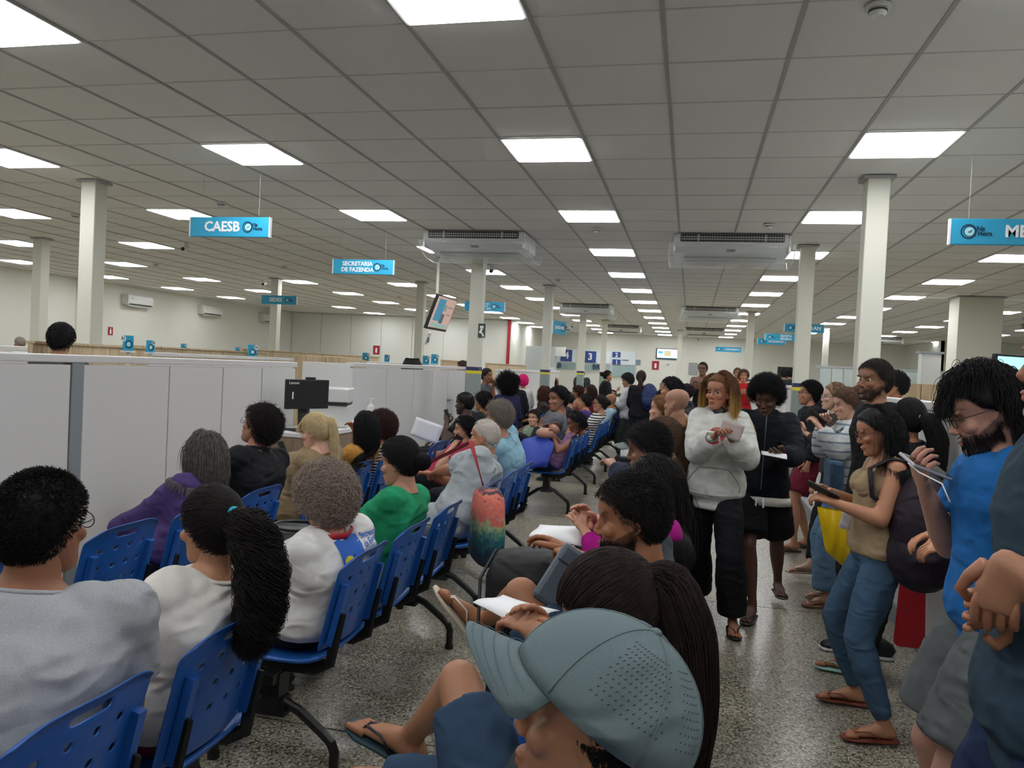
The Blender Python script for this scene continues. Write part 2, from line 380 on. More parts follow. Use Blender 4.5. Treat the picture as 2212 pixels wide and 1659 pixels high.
# hanging signs
def logo(parent, x, z, s, y=-.014):
    obj('logo_ring', MB().add(*ring(x, z, s*.5, s*.40, y)), M_INK, parent)
    obj('logo_ring', MB().add(*ring(x+s*.05, z+s*.02, s*.37, s*.33, y)), M_INK, parent)
    obj('logo_dial', MB().add(*ring(x+s*.05, z, s*.29, 0, y)), mat('pale dial', 'a8e0ea', .5), parent)
    obj('logo_tick', MB().box((x+s*.1, y-.002, z+s*.02), (s*.24, .002, s*.04), ry=-.7), M_INK, parent)
    obj('logo_tick', MB().box((x, y-.002, z-s*.03), (s*.1, .002, s*.04), ry=.8), M_INK, parent)
    text_mesh('logo_lettering', 'Na', s*.42, M_INK, parent, (x+s*.72, y-.001, z+s*.2), (PI/2, 0, 0), bold=.03)
    text_mesh('logo_lettering', 'Hora', s*.42, M_INK, parent, (x+s*.98, y-.001, z-s*.13), (PI/2, 0, 0), bold=.03)
def ring(x, z, R, r, y, n=28):
    v = []; f = []
    for i in range(n):
        a = 2*PI*i/n; v += [[x+R*math.cos(a), y, z+R*math.sin(a)], [x+r*math.cos(a), y, z+r*math.sin(a)]]
    for i in range(n):
        j = (i+1) % n; f.append([2*i, 2*i+1, 2*j+1, 2*j])
    return v, f
def hang_sign(px, py, Y, lines, lab, side=1, w=.8, h=.18, size=.085, double=False):
    p = atY(px, py, Y)
    e = empty('hanging_sign', p, label=lab, category='sign')
    obj('board', MB().box((0, 0, 0), (w, .03, h)), M_SIGN, e, bevel=.002)
    for s in (-1, 1):
        obj('side_edge', MB().box((s*(w/2+.006), 0, 0), (.012, .034, h)), M_SIGNL, e)
        obj('wire', MB().loft([[s*w*.36, 0, h/2], [s*w*.36, 0, CEIL-p[2]]], .0012, 5), M_BAR, e)
    obj('front_face', MB().box((0, -.0158, 0), (w-.01, .002, h-.008)), M_SIGN, e)
    lx = w*.235*side
    logo(e, lx if side > 0 else -w*.36, .0, h*.58, -.018)
    for i, t in enumerate(lines):
        z = ((len(lines)-1)/2-i)*size*1.02
        text_mesh('lettering', t, size, M_WHT, e, (-w*.09 if side > 0 else w*.16, -.019, z), (PI/2, 0, 0), bold=.028)
    return e
hang_sign(497, 491, 6.3, ['CAESB'], 'blue hanging sign reading CAESB on the left', size=.125)
hang_sign(785, 577, 8.95, ['SECRETARIA', 'DE FAZENDA'], 'blue hanging sign reading SECRETARIA DE FAZENDA', size=.072)
hang_sign(603, 648, 14.55, ['SEDES'], 'blue hanging sign reading SEDES behind a far left column', size=.11)
hang_sign(1047, 662, 14.55, ['MINISTERIO DO', 'TRABALHO E', 'PREVIDENCIA - MTP'], 'blue hanging sign with three text lines behind the banded column', size=.046)
hang_sign(2160+30, 502, 6.0, ['METRO'], 'blue hanging sign cut by the right edge, starting with M', side=-1, size=.115)
hang_sign(1737, 709, 17.7, ['DETRAN'], 'blue hanging sign reading DETRAN over the right counters', side=-1, size=.11)
hang_sign(1687, 729, 21.7, ['RECEITA', 'FEDERAL'], 'blue hanging sign reading RECEITA FEDERAL', side=-1, size=.075)
hang_sign(1666, 738, 24.6, ['NEOENERGIA'], 'blue hanging sign reading NEOENERGIA beyond the tax office sign', side=-1, size=.075)
hang_sign(1573, 755, 32.0, ['ATENDIMENTO'], 'small far blue sign hanging before the far wall', side=-1, w=1.0, h=.2, size=.08)
e = hang_sign(1208, 708, 17.5, ['SAIDA'], 'small blue sign seen edge on beside the second aisle column', w=.5, h=.3, size=.1); e.rotation_euler = (0, 0, 1.1)
# hanging screen on a pole facing the seats
p = atY(953, 677, 11.85)
e = empty('hanging_screen', p, label='tilted television hanging from a ceiling pole, facing the seats', category='television')
q = empty('q'); bpy.data.objects.remove(q)
def scr(c, d, m, nm, **k):
    o = obj(nm, MB().box(c, d), m, e, **k); o.rotation_euler = (0, .33, 0); return o
scr((0, 0, 0), (.05, .98, .57), M_BLACK, 'bezel', bevel=.006)
scr((-.04, 0, -.02), (.05, .5, .3), M_BLACK, 'back_housing')
scr((.0265, 0, .01), (.002, .93, .51), mat('screen pink', 'c9a79a', .4, emit=.55), 'screen')
for (y, z, dy, dz, c) in ((-.2, .05, .34, .36, '3f93b4'), (.02, .1, .16, .1, '8fa0a0'), (.02, -.08, .17, .16, '54636b'), (.27, .12, .25, .03, 'a8938b'), (.27, .0, .2, .03, 'a8938b'), (0, -.2, .8, .07, '9fc0b8')):
    scr((.028, y, z), (.001, dy, dz), mat('screen image', c, .4, emit=.4), 'screen_image')
text_mesh('screen_lettering', 'PAINEL', .07, mat('screen ink', '5b5a66', .5), e, (.09, .3, .2), (PI/2+.0, 0, PI/2))
obj('pole', MB().loft([[-.05, -.1, .1], [-.05, -.1, CEIL-p[2]]], .025, 10), M_COLP, e)
o = obj('number_plate', MB().box((0, 0, 0), (.012, .14, .2)), M_WPL, e, loc=(-.12, -.25, -.42)); o.rotation_euler = (0, .33, 0)
text_mesh('number', '3', .2, M_BLACK, e, (-.108, -.25, -.42), (PI/2-.0, 0, PI/2), bold=.03)
# ------------------------------------------------------------------ partitions and counters
def partition(name, x, ya, yb, h, lab, widths, posts=(), face=-1, base=True, t=.07, cat='partition'):
    """long office partition along Y at x; every panel its own board; face = side of the aisle (+1 looks to +X)"""
    e = empty(name, (x, ya, 0), label=lab, category=cat)
    L = yb-ya
    obj('top_rail', MB().box((0, L/2, h-.02), (t+.03, L, .045)), M_PAN, e, bevel=.006)
    obj('core', MB().box((0, L/2, h/2-.03), (t*.5, L-.02, h-.08)), M_PANG, e)
    obj('plinth', MB().box((0, L/2, .06), (t+.02, L, .12)), M_PANG, e)
    y = 0
    for i, w_ in enumerate(widths):
        w_ = min(w_, L-y)
        if w_ <= .02: break
        if i in posts:
            obj('post', MB().box((0, y+.045, h/2), (t+.012, .09, h-.03)), M_PANG, e, bevel=.004)
            obj('panel', MB().box((0, y+.09+(w_-.09)/2, (h-.05+.12)/2), (t, w_-.1, h-.18)), M_PAN, e, bevel=.004)
        else:
            obj('panel', MB().box((0, y+w_/2, (h-.05+.12)/2), (t, w_-.012, h-.18)), M_PAN, e, bevel=.004)
        y += w_
    return e
partition('partition', -3.5, 1.2, 6.35, 1.5, 'long white panelled partition behind the left front row of seats', [1.28, 1.28, .86, .62, .55, .56], posts=(2,))
p2 = partition('partition', -3.5, 7.55, 12.6, 1.515, 'white panelled partition with a door, beyond the service desk', [.95, .9, .75, .7, .9, .6, .5], posts=(5,))
obj('end_board', MB().box((-.27, .02, .755), (.55, .045, 1.5)), M_PAN, p2, bevel=.005)
hd = obj('handle', MB().box((.075, 3.35, 1.02), (.03, .13, .02)).box((.05, 3.3, 1.02), (.05, .03, .03)), M_ALU, p2); hd['label'] = 'metal lever handle'
partition('partition', -3.3, 13.2, 19.5, 1.5, 'far white partition behind the standing people', [1.2]*6)
partition('partition', -6.0, 4.6, 16, 1.52, 'white partition of the second row of service desks', [1.4]*9)
e = empty('cabinet', (-4.16, 8.15, 0), label='tall oak laminate cabinet between the two white partitions', category='cabinet')
for x_, w_ in ((-.12, .40), (.21, .25)):
    obj('door_leaf', MB().box((x_, 0, .79), (w_-.008, .03, 1.56)), M_WOOD, e, bevel=.003)
obj('body', MB().box((.0, .3, .78), (.66, .56, 1.54)), M_WOOD, e)
for (x, ya, yb, z, lab) in ((-5.2, 5.2, 6.6, 1.555, 'oak hutch showing over the white partition left of the column'), (-6.3, 7.6, 10.6, 1.57, 'long oak hutch behind the first partition'), (-7.6, 12, 18, 1.62, 'oak hutch of the middle desks'), (-6.6, 20, 24, 1.63, 'far oak hutch before the panelled wall'), (-4.8, 18.0, 22.5, 1.6, 'oak hutch behind the far partition')):
    e = empty('desk_hutch', (x, ya, 0), label=lab, category='hutch')
    k = int((yb-ya)/1.0)
    for i in range(k): obj('board', MB().box((0, (i+.5)*(yb-ya)/k, z/2), (.05, (yb-ya)/k-.01, z)), M_WOOD, e, bevel=.003)
    obj('cap_rail', MB().box((0, (yb-ya)/2, z+.01), (.09, yb-ya, .02)), M_WOOD, e)
# service desk with monitor and printer
e = empty('service_desk', (-3.2, 6.55, 0), label='white topped service desk with a brown wooden front, between the partitions', category='desk')
obj('desk_top', MB().box((0, 0, .91), (.46, 1.6, .035)), M_PAN, e, bevel=.004)
obj('front_board', MB().box((.2, 0, .575), (.03, 1.56, .63)), M_WOODD, e)
obj('plinth', MB().box((.19, 0, .13), (.04, 1.56, .26)), M_BLACK, e)
for s in (-1, 1): obj('side_board', MB().box((-.01, s*.77, .45), (.4, .03, .88)), M_WOODD, e)
mo = empty('monitor', (-3.16, 6.0, .93), 1.15, label='black computer monitor seen from behind on the service desk', category='monitor')
obj('back_shell', MB().box((0, 0, .31), (.44, .035, .25)), M_BLACK, mo, bevel=.008)
obj('stand', MB().loft([[0, .03, 0], [0, .05, .15], [0, .03, .3]], [(.06, .02), (.05, .02), (.07, .02)], 10), M_BLACK, mo)
obj('foot', MB().box((0, .02, .008), (.26, .2, .016)), M_BLACK, mo, bevel=.005)
obj('webcam', MB().box((.03, 0, .445), (.09, .03, .02)), M_BLACK, mo, bevel=.004)
obj('sticker', MB().box((-.16, -.019, .3), (.012, .002, .06)), M_WHT, mo)
text_mesh('lettering', 'Lenovo', .035, M_WHT, mo, (-.15, -.019, .405), (PI/2, 0, 0))
pr = empty('printer', (-3.22, 6.6, .93), 0.3, label='white office printer on the service desk right of the monitor', category='printer')
obj('body', MB().box((0, 0, .1), (.34, .36, .2)), M_WPL, pr, bevel=.012)
obj('scanner_lid', MB().box((0, 0, .29), (.36, .38, .13)), M_WPL, pr, bevel=.012)
obj('paper_slot', MB().box((0, -.01, .213), (.33, .37, .02)), M_GRL, pr)
def office_chair(x, y, z, lab, rz=0):
    e = empty('office_chair', (x, y, 0), rz, label=lab, category='chair')
    obj('backrest', MB().grid(lambda a, b: [(a-.5)*.46*(1-.5*b*b*b), .03*math.cos((a-.5)*3), z-.5+b*.5], 10, 8), M_BLACK, e, smooth=True).modifiers.new('s', 'SOLIDIFY').thickness = .05
    obj('seat', MB().box((0, .26, z-.6), (.48, .46, .08)), M_BLACK, e, bevel=.03)
    obj('gas_post', MB().loft([[0, .26, .08], [0, .26, z-.64]], .03, 8), M_BLK2, e)
    for k in range(5):
        a = k*2*PI/5; obj('leg', MB().loft([[0, .26, .09], [.3*math.cos(a), .26+.3*math.sin(a), .05]], .02, 6), M_BLK2, e)
office_chair(-3.66, 7.15, 1.2, 'black rounded office chair back behind the service desk', PI/2)
office_chair(-5.0, 13.5, 1.62, 'black office chair back showing over the far partition', PI)
bt = empty('sanitizer_bottle', (-3.1, 7.22, .93), label='white pump bottle at the end of the service desk', category='bottle')
obj('body', MB().loft([[0, 0, 0], [0, 0, .16], [0, 0, .19]], [.035, .035, .015], 12), M_WPL, bt); obj('pump', MB().loft([[0, 0, .19], [0, 0, .24], [.04, 0, .24]], .008, 8), M_WPL, bt)
# numbered desk signs on the left desks
def desk_sign(px, py, Y, num, lab, s=1, mirror=False):
    p = atY(px, py, Y); e = empty('desk_sign', (p[0], p[1], p[2]-.11*s), label=lab, category='sign')
    obj('plate', MB().box((0, 0, .11*s), (.15*s, .006, .2*s)), M_SIGN, e)
    obj('foot', MB().box((0, 0, .006), (.16*s, .05, .012)), M_WPL, e)
    obj('stem', MB().box((0, .004, -(p[2]-.11*s)/2), (.03, .01, p[2]-.11*s)), M_WPL, e)
    obj('base_plate', MB().box((0, 0, -(p[2]-.11*s)+.01), (.2, .2, .02)), M_WPL, e)
    for R_, c in ((.05, M_INK), (.036, M_SIGN), (.028, mat('pale dial', 'a8e0ea', .5))):
        obj('logo_disc', MB().loft([[.01, -.003, .1*s], [.01, -.0045+R_*.02-.003, .1*s]], R_*s, 16, ref=(0, 0, 1)), c, e)
    obj('number_disc', MB().loft([[-.065*s*(1 if not mirror else -1), -.003, .17*s], [-.065*s*(1 if not mirror else -1), -.006, .17*s]], .035*s, 16, ref=(0, 0, 1)), M_WHT, e)
    text_mesh('number', num, .055*s, M_INK, e, (-.065*s*(1 if not mirror else -1), -.0075, .17*s), (PI/2, 0, 0), bold=.02)
for px, py, Y, n, l, s, mi in ((277, 742, 5.0, '51', 'blue desk sign numbered 51 over the left partition', .6, 0), (325, 749, 6.4, '53', 'blue desk sign numbered 53, right of the one numbered 51', .6, 1), (397, 752, 13, '55', 'small blue desk sign far over the left partition', .85, 1),
                            (515, 760, 14, '58', 'small blue desk sign left of the one numbered 54', .9, 1), (545, 759, 10, '54', 'blue desk sign numbered 54 above the oak cabinet line', .95, 1), (790, 772, 14, '62', 'blue desk sign before the slim column left of the screen', .9, 1), (836, 774, 16, '63', 'small blue desk sign right of a dark chair back', .8, 1),
                            (920, 778, 13, '64', 'blue desk sign below the hanging screen', .8, 1), (939, 776, 11, '60', 'blue sign right below the hanging screen beside another', .75, 1), (1013, 783, 15, '66', 'blue desk sign left of the banded column', .7, 0)):
    desk_sign(px, py, Y, n, l, s, mi)
# right hand counters
partition('service_counter', 1.42, 3.35, 6.55, 1.47, 'white counter front behind the standing queue, nearest part', [.9]*4, t=.06, cat='counter')
partition('service_counter', 1.42, 6.95, 12.0, 1.48, 'white counter front further down the queue', [.9]*6, t=.06, cat='counter')
partition('service_counter', 1.42, 12.4, 24, 1.48, 'far white counter front along the right aisle', [1.2]*10, t=.06, cat='counter')
partition('service_counter', 1.42, -1.5, 3.3, 1.47, 'white counter front beside the edge of the frame', [.9]*6, t=.06, cat='counter')
e = empty('counter_top', (1.8, 7, 0), label='pale counter top shelf behind the queue on the right', category='counter')
obj('shelf_board', MB().box((0, -.5, 1.42), (.62, 7.4, .035)), M_PAN, e, bevel=.004)
for y in (-4.1, -1, 2.9): obj('shelf_support', MB().box((.1, y, .7), (.4, .04, 1.4)), M_PANG, e)
def deskset(px, py, Y, w_, h_, lab):
    p = atY(px, py, Y); e = empty('storage_cabinet', (p[0], p[1], 0), label=lab, category='cabinet')
    for s in (-.25, .25): obj('door_leaf', MB().box((s*w_, 0, p[2]/2), (w_/2-.01, .03, p[2]-.02)), M_WOOD, e, bevel=.003)
    obj('body', MB().box((0, .25, p[2]/2-.01), (w_, .46, p[2]-.02)), M_WOOD, e)
    return e
deskset(1990, 828, 13, 1.0, 1, 'pale oak cabinet seen over the right counter')
deskset(1925, 836, 11.5, .35, 1, 'narrow pale cabinet over the right counter beside the tall person in black')
e = empty('glass_screen', (5.4, 22, 0), label='slatted glass screen far behind the right counters', category='partition')
for i in range(14): obj('glass_slat', MB().box((-1.9+i*.3, 0, 1.35), (.27, .02, 1.2)), mat('frosted glass', 'b9c4c2', .3), e)
obj('top_rail', MB().box((0, 0, 1.97), (4.3, .05, .05)), M_ALU, e); obj('base_board', MB().box((.05, 0, .38), (4.2, .06, .75)), M_PAN, e)
e = empty('duct_box', (5.8, 21.2, 0), label='white upright service box beside the glass screen', category='box')
obj('casing', MB().box((0, 0, 1.2), (.45, .3, 2.4)), M_WPL, e, bevel=.01); obj('lid', MB().box((0, 0, 2.42), (.55, .36, .05)), M_PANG, e)
p = atY(2215, 822, 5.2); mo = empty('monitor', (p[0], p[1], p[2]-.2), .5, label='computer monitor with a pale cyan screen at the right edge', category='monitor')
obj('bezel', MB().box((0, 0, .2), (.5, .03, .3)), M_BLACK, mo, bevel=.006); obj('screen', MB().box((0, -.016, .2), (.47, .002, .27)), mat('screen cyan', 'a9e2ee', .3, emit=1.0), mo)
obj('stand', MB().loft([[0, .03, -.25], [0, .03, .15]], .02, 8), M_BLACK, mo)
p = atY(1706, 851, 9.0); e = empty('fire_alarm_box', (1.36, p[1], p[2]), label='red alarm box on the right counter behind the maroon shorts', category='alarm')
obj('case', MB().box((0, 0, 0), (.06, .12, .16)), mat('alarm red', 'c8202c', .4), e, bevel=.006); obj('button', MB().loft([[-.03, 0, 0], [-.04, 0, 0]], .02, 10), M_WHT, e)
# red pipe, electrical cabinet, exit sign
o = struct('trim_pipe', MB().loft([[-6.35, 26.7, 0], [-6.35, 26.7, CEIL]], .06, 10), M_RED); o['label'] = 'red fire pipe at the end of the panelled wall'
e = empty('electrical_cabinet', (-5.1, 26.5, 0), label='tall grey cabinet right of the red pipe', category='cabinet')
obj('body', MB().box((0, 0, 1.15), (1.0, .6, 2.3)), mat('cabinet grey', 'b4bbba', .5), e, bevel=.01); obj('door_leaf', MB().box((0, -.31, 1.15), (.94, .02, 2.2)), mat('cabinet grey', 'b4bbba', .5), e)
e = empty('emergency_light', (-4.42, 26.35, 2.15), label='white emergency light box beside the grey cabinet', category='lamp')
obj('case', MB().box((0, 0, 0), (.36, .12, .32)), M_WPL, e, bevel=.01); obj('lens', MB().box((0, -.062, .05), (.3, .006, .14)), M_WALL2, e)
obj('bracket', MB().box((-.12, .1, -.05), (.1, .3, .05)), M_ALU, e)
e = empty('exit_sign', (-2.78, 10.02, 2.02), label='small dark green exit pictogram plate on the banded column', category='sign')
obj('plate', MB().box((.02, 0, 0), (.1, .006, .19)), mat('exit green', '3c4a3c', .5), e)
obj('pictogram', MB().box((.02, -.004, .05), (.05, .002, .03)).box((.01, -.004, 0), (.03, .002, .07), ry=.4).box((.035, -.004, -.05), (.02, .002, .06), ry=-.5), M_WHT, e)
def fire_sign(p, lab, s=.17):
    e = empty('fire_extinguisher_sign', p, label=lab, category='sign')
    obj('plate', MB().box((0, 0, 0), (s, .006, s*1.25)), M_RED, e); obj('pictogram', MB().box((0, -.005, -.02), (s*.3, .002, s*.65)).box((0, -.005, .06), (s*.15, .002, s*.2)), M_WHT, e)
    return e
e = fire_sign((X0+.01, 17.0, 1.93), 'red extinguisher sign on the left wall'); e.rotation_euler = (0, 0, PI/2); e.location = (X0+.01, atX(238, 715, X0)[1], atX(238, 715, X0)[2])
fire_sign(atY(813, 756, 26.96), 'red extinguisher sign on the panelled wall left of the screen', .26); fire_sign(atY(1416, 789, 34.57), 'small red extinguisher sign on the far wall', .3)
# far wall ticket windows, posters and screen
FY = Y1-.02
def far_box(nm, x0, y0, x1, y1, m, lab=None, cat=None, d=.03, dep=0, parent=None):
    a = atY(x0, y0, FY-dep); b = atY(x1, y1, FY-dep); c = (a+b)/2
    e = parent or empty(nm, (c[0], FY-dep, c[2]))
    if lab: tag(e, lab, cat)
    off = (0, 0, 0) if parent is None else parent.location
    o = obj('panel' if parent is None else nm, MB().box((c[0]-(off[0] if parent else c[0]), -dep if parent else 0, c[2]-(off[2] if parent else c[2])), (abs(b[0]-a[0]), d, abs(a[2]-b[2]))), m, e)
    return e
M_NAVYP = mat('navy poster', '2c4a93', .5); M_PALE = mat('pale poster', 'dfe9ec', .5)
def window_unit(x0, x1, y0, y1, lab, posters, yb):
    e = far_box('ticket_window', x0, y0, x1, y1, M_PALE, lab, 'window')
    for (nm, a, b, c, d, m) in posters: far_box(nm, a, b, c, d, m, parent=e, d=.03, dep=.03)
    k = 12
    for i in range(k):
        xx = x0+(x1-x0)*(i+.5)/k
        far_box('blind_slat', xx-(x1-x0)/k*.35, y1+1, xx+(x1-x0)/k*.35, yb, mat('blind teal', '9bb4b6', .5), parent=e, dep=.02)
    far_box('sill', x0-2, yb, x1+2, yb+3, M_PAN, parent=e, dep=.05)
    return e
w1 = window_unit(1190, 1244, 753, 783, 'ticket window numbered 4 on the far wall', [('number_panel', 1212, 755, 1235, 781, M_NAVYP), ('print', 1190, 768, 1200, 771, M_INK)], 797)
w2 = window_unit(1256, 1318, 756, 786, 'ticket window numbered 3 on the far wall', [('number_panel', 1262, 758, 1287, 784, M_NAVYP)], 800)
w3 = window_unit(1322, 1372, 757, 789, 'ticket window with numbers 2 and 1 at the right of the far wall row', [('number_panel', 1323, 760, 1340, 772, M_NAVYP), ('number_panel', 1323, 776, 1340, 788, M_NAVYP), ('print', 1344, 777, 1358, 779, M_INK)], 812)
def far_text(t, px, py, size, m, parent):
    p = atY(px, py, FY-.08); text_mesh('lettering', t, size, m, parent, tuple(p-np.array(parent.location)), (PI/2, 0, 0), bold=.03)
far_text('4', 1224, 768, .42, M_WHT, w1); far_text('3', 1275, 771, .42, M_WHT, w2); far_text('2', 1332, 767, .25, M_WHT, w3); far_text('1', 1332, 783, .25, M_WHT, w3)
far_text('BRB', 1200, 789, .3, M_INK, w1); far_text('BRB', 1292, 793, .3, M_INK, w2)
e = far_box('notice', 1374, 777, 1383, 788, mat('notice grey', '7b8ba0', .5), 'small grey notice right of the ticket windows', 'sign')
e = far_box('wall_screen', 1418, 752, 1468, 777, M_BLACK, 'lit wall television on the far wall left of a slim column', 'television', d=.08)
far_box('screen', 1420, 753.5, 1467, 775, mat('screen white', 'dfe6f2', .4, emit=1.3), parent=e, dep=.06, d=.03)
far_box('screen_image', 1435, 757, 1449, 770, mat('screen sand', 'b8b08c', .4, emit=.8), parent=e, dep=.08, d=.02)
far_box('screen_image', 1420, 772, 1467, 775, mat('screen blue', '4aa8d8', .4, emit=1), parent=e, dep=.08, d=.02)
far_box('screen_image', 1422, 758, 1432, 764, mat('screen blue', '4aa8d8', .4, emit=1), parent=e, dep=.08, d=.02)
far_box('box', 1440, 780, 1446, 786, M_WPL, parent=e, dep=.05)
far_box('wall_vent', 1488, 783, 1507, 810, mat('vent grey', '9a9c9c', .5), 'grey louvred vent on the far wall', 'vent')
e = far_box('serving_hatch', 1672, 788, 1712, 818, M_WALL2, 'dark hatch in the far wall right of the black zip jacket', 'window')
far_box('opening', 1680, 792, 1711, 818, M_BLACK, parent=e, dep=.03)
# ------------------------------------------------------------------ beam benches
M_BLUE = mat('blue seat plastic', '1d58a6', .38, bump=.08, bscale=900, coat=.1); 
def back_mesh():
    NU, NV = 22, 20; w = .215
    def fn(a, b):
        x = (a*2-1)*w; cr = max(0, (b-.9)/.1); k = (w*w-0) and (abs(x)/w)
        x *= (1-.05*(1-b)) * (1-.10*cr*cr); z = .475+b*.365-.035*k**4*b*b
        y = -.205-.085*b+.030*k*k-.022*(max(0, b-.93)/.07)**2
        return [x, y, z]
    def skip(i, j):
        if j in (17,) and 8 <= i <= 13: return True
        return (j in (6, 10, 14) and i in (4, 8, 12, 16, 17) and not (i == 17) ) or (j in (4, 8, 12) and i in (6, 10, 14)) and False
    mb = MB().grid(fn, NU, NV, skip=skip); o = obj('t', mb, M_BLUE, smooth=True)
    s = o.modifiers.new('s', 'SOLIDIFY'); s.thickness = .007; s.offset = 0
    s = o.modifiers.new('s2', 'SUBSURF'); s.levels = 1
    bake(o); me = o.data; bpy.data.objects.remove(o); return me
def seat_mesh():
    def fn(a, b):
        x = (a*2-1)*.22; y = -.19+b*.43; k = abs(a*2-1)
        z = .435+.018*k**3-.012*math.sin(b*PI)-.05*max(0, b-.85)/.15*max(0, b-.85)/.15*1.0+.02*max(0, .12-b)/.12
        return [x*(1-.06*b), y, z]
    o = obj('t', MB().grid(fn, 12, 12), M_BLUE, smooth=True)
    s = o.modifiers.new('s', 'SOLIDIFY'); s.thickness = .022; s.offset = -1
    s = o.modifiers.new('s2', 'SUBSURF'); s.levels = 1
    bake(o); me = o.data; bpy.data.objects.remove(o); return me
BACK, SEAT = back_mesh(), seat_mesh()
def arm_mesh():
    m = MB()
    m.loft([[0, .06, .395], [0, -.15, .395], [0, -.215, .43], [0, -.226, .50], [0, -.250, .62]], (.022, .006), 6, ref=(1, 0, 0))
    return m.mesh('bracket')
ARM = arm_mesh()
RIB = MB().box((0, -.236, .61), (.028, .024, .24), rx=.23).mesh('rib')
def leg_mesh():
    m = MB(); m.box((0, 0, .31), (.075, .07, .13)); m.box((0, 0, .25), (.085, .12, .06), taper=.7)
    for s in (-1, 1): m.loft([[0, s*.03, .262], [0, s*.10, .235], [0, s*.2, .165], [0, s*.235, .135], [0, s*.25, .10], [0, s*.25, .018]], .019, 10)
    return m.mesh('leg')
LEG = leg_mesh(); CAPM = MB().loft([[0, 0, 0], [0, 0, .022]], .024, 10).mesh('foot_cap')
BEAM = MB().box((0, 0, .365), (1.56, .06, .04)).mesh('beam')
BL = {}
def bench(x, y, lab, face='left', n=3):
    e = empty('beam_bench', (x, y, 0), PI/2 if face == 'left' else -PI/2, label=lab, category='bench', group='blue plastic beam seats')
    link('beam', BEAM, M_BLK2, e)
    for i in range(n):
        xx = (i-(n-1)/2)*.53
        link('seat', SEAT, M_BLUE, e, (xx, 0, 0)); b = link('backrest', BACK, M_BLUE, e, (xx, 0, 0))
        [(link('rib', RIB, M_BLUE, b, (q*.165, 0, 0)), link('bracket', ARM, M_BLK2, e, (xx+q*.17, 0, 0))) for q in (-1, 1)]
    for s in (-1, 1):
        l = link('leg', LEG, M_BLK2, e, (s*.705, 0, 0), smooth=False); [link('foot_cap', CAPM, M_BLACK, l, (0, q*.25, 0)) for q in (-1, 1)]
    return e
B1, B2, B3 = -1.46, -2.52, -.29
bench(B1, 1.37, 'blue beam seat carrying the grey T-shirt and the plain white T-shirt')
bench(B1, 3.33, 'blue beam seat with the printed white T-shirt, the green top and an empty place')
bench(B1, 5.285, 'blue beam seat carrying the pale polo shirt and the light blue T-shirt')
bench(B1, 8.955, 'blue beam seat carrying the person with the blue blanket')
bench(B1, 11.3, 'blue beam seat carrying the person in the striped top'); bench(B1, 13.4, 'blue beam seat just behind the striped top'); bench(B1, 15.6, 'farthest blue beam seat of the middle row')
bench(B2, 1.45, 'blue beam seat at the left edge of the frame by the partition')
bench(B2, 3.29, 'blue beam seat by the partition with one empty place left of the purple jacket')
bench(B2, 5.13, 'blue beam seat carrying the beige cardigan and the mustard top')
bench(B2, 7.4, 'blue beam seat carrying the person with a phone at the ear'); bench(B2, 12.6, 'farthest blue beam seat of the left row')
bench(B3, .95, 'blue beam seat under the person in the grey cap'); bench(B3, 2.85, 'blue beam seat carrying the dark grey T-shirt and the magenta top')
bench(B3, 4.95, 'blue beam seat carrying the tan top'); bench(B3, 8.3, 'blue beam seat carrying the person with the black hair band')
for k, yy in enumerate((10.6, 12.7, 14.8)): bench(B3, yy, ORD[k]+' blue beam seat down the right row beyond the white sweatshirt')
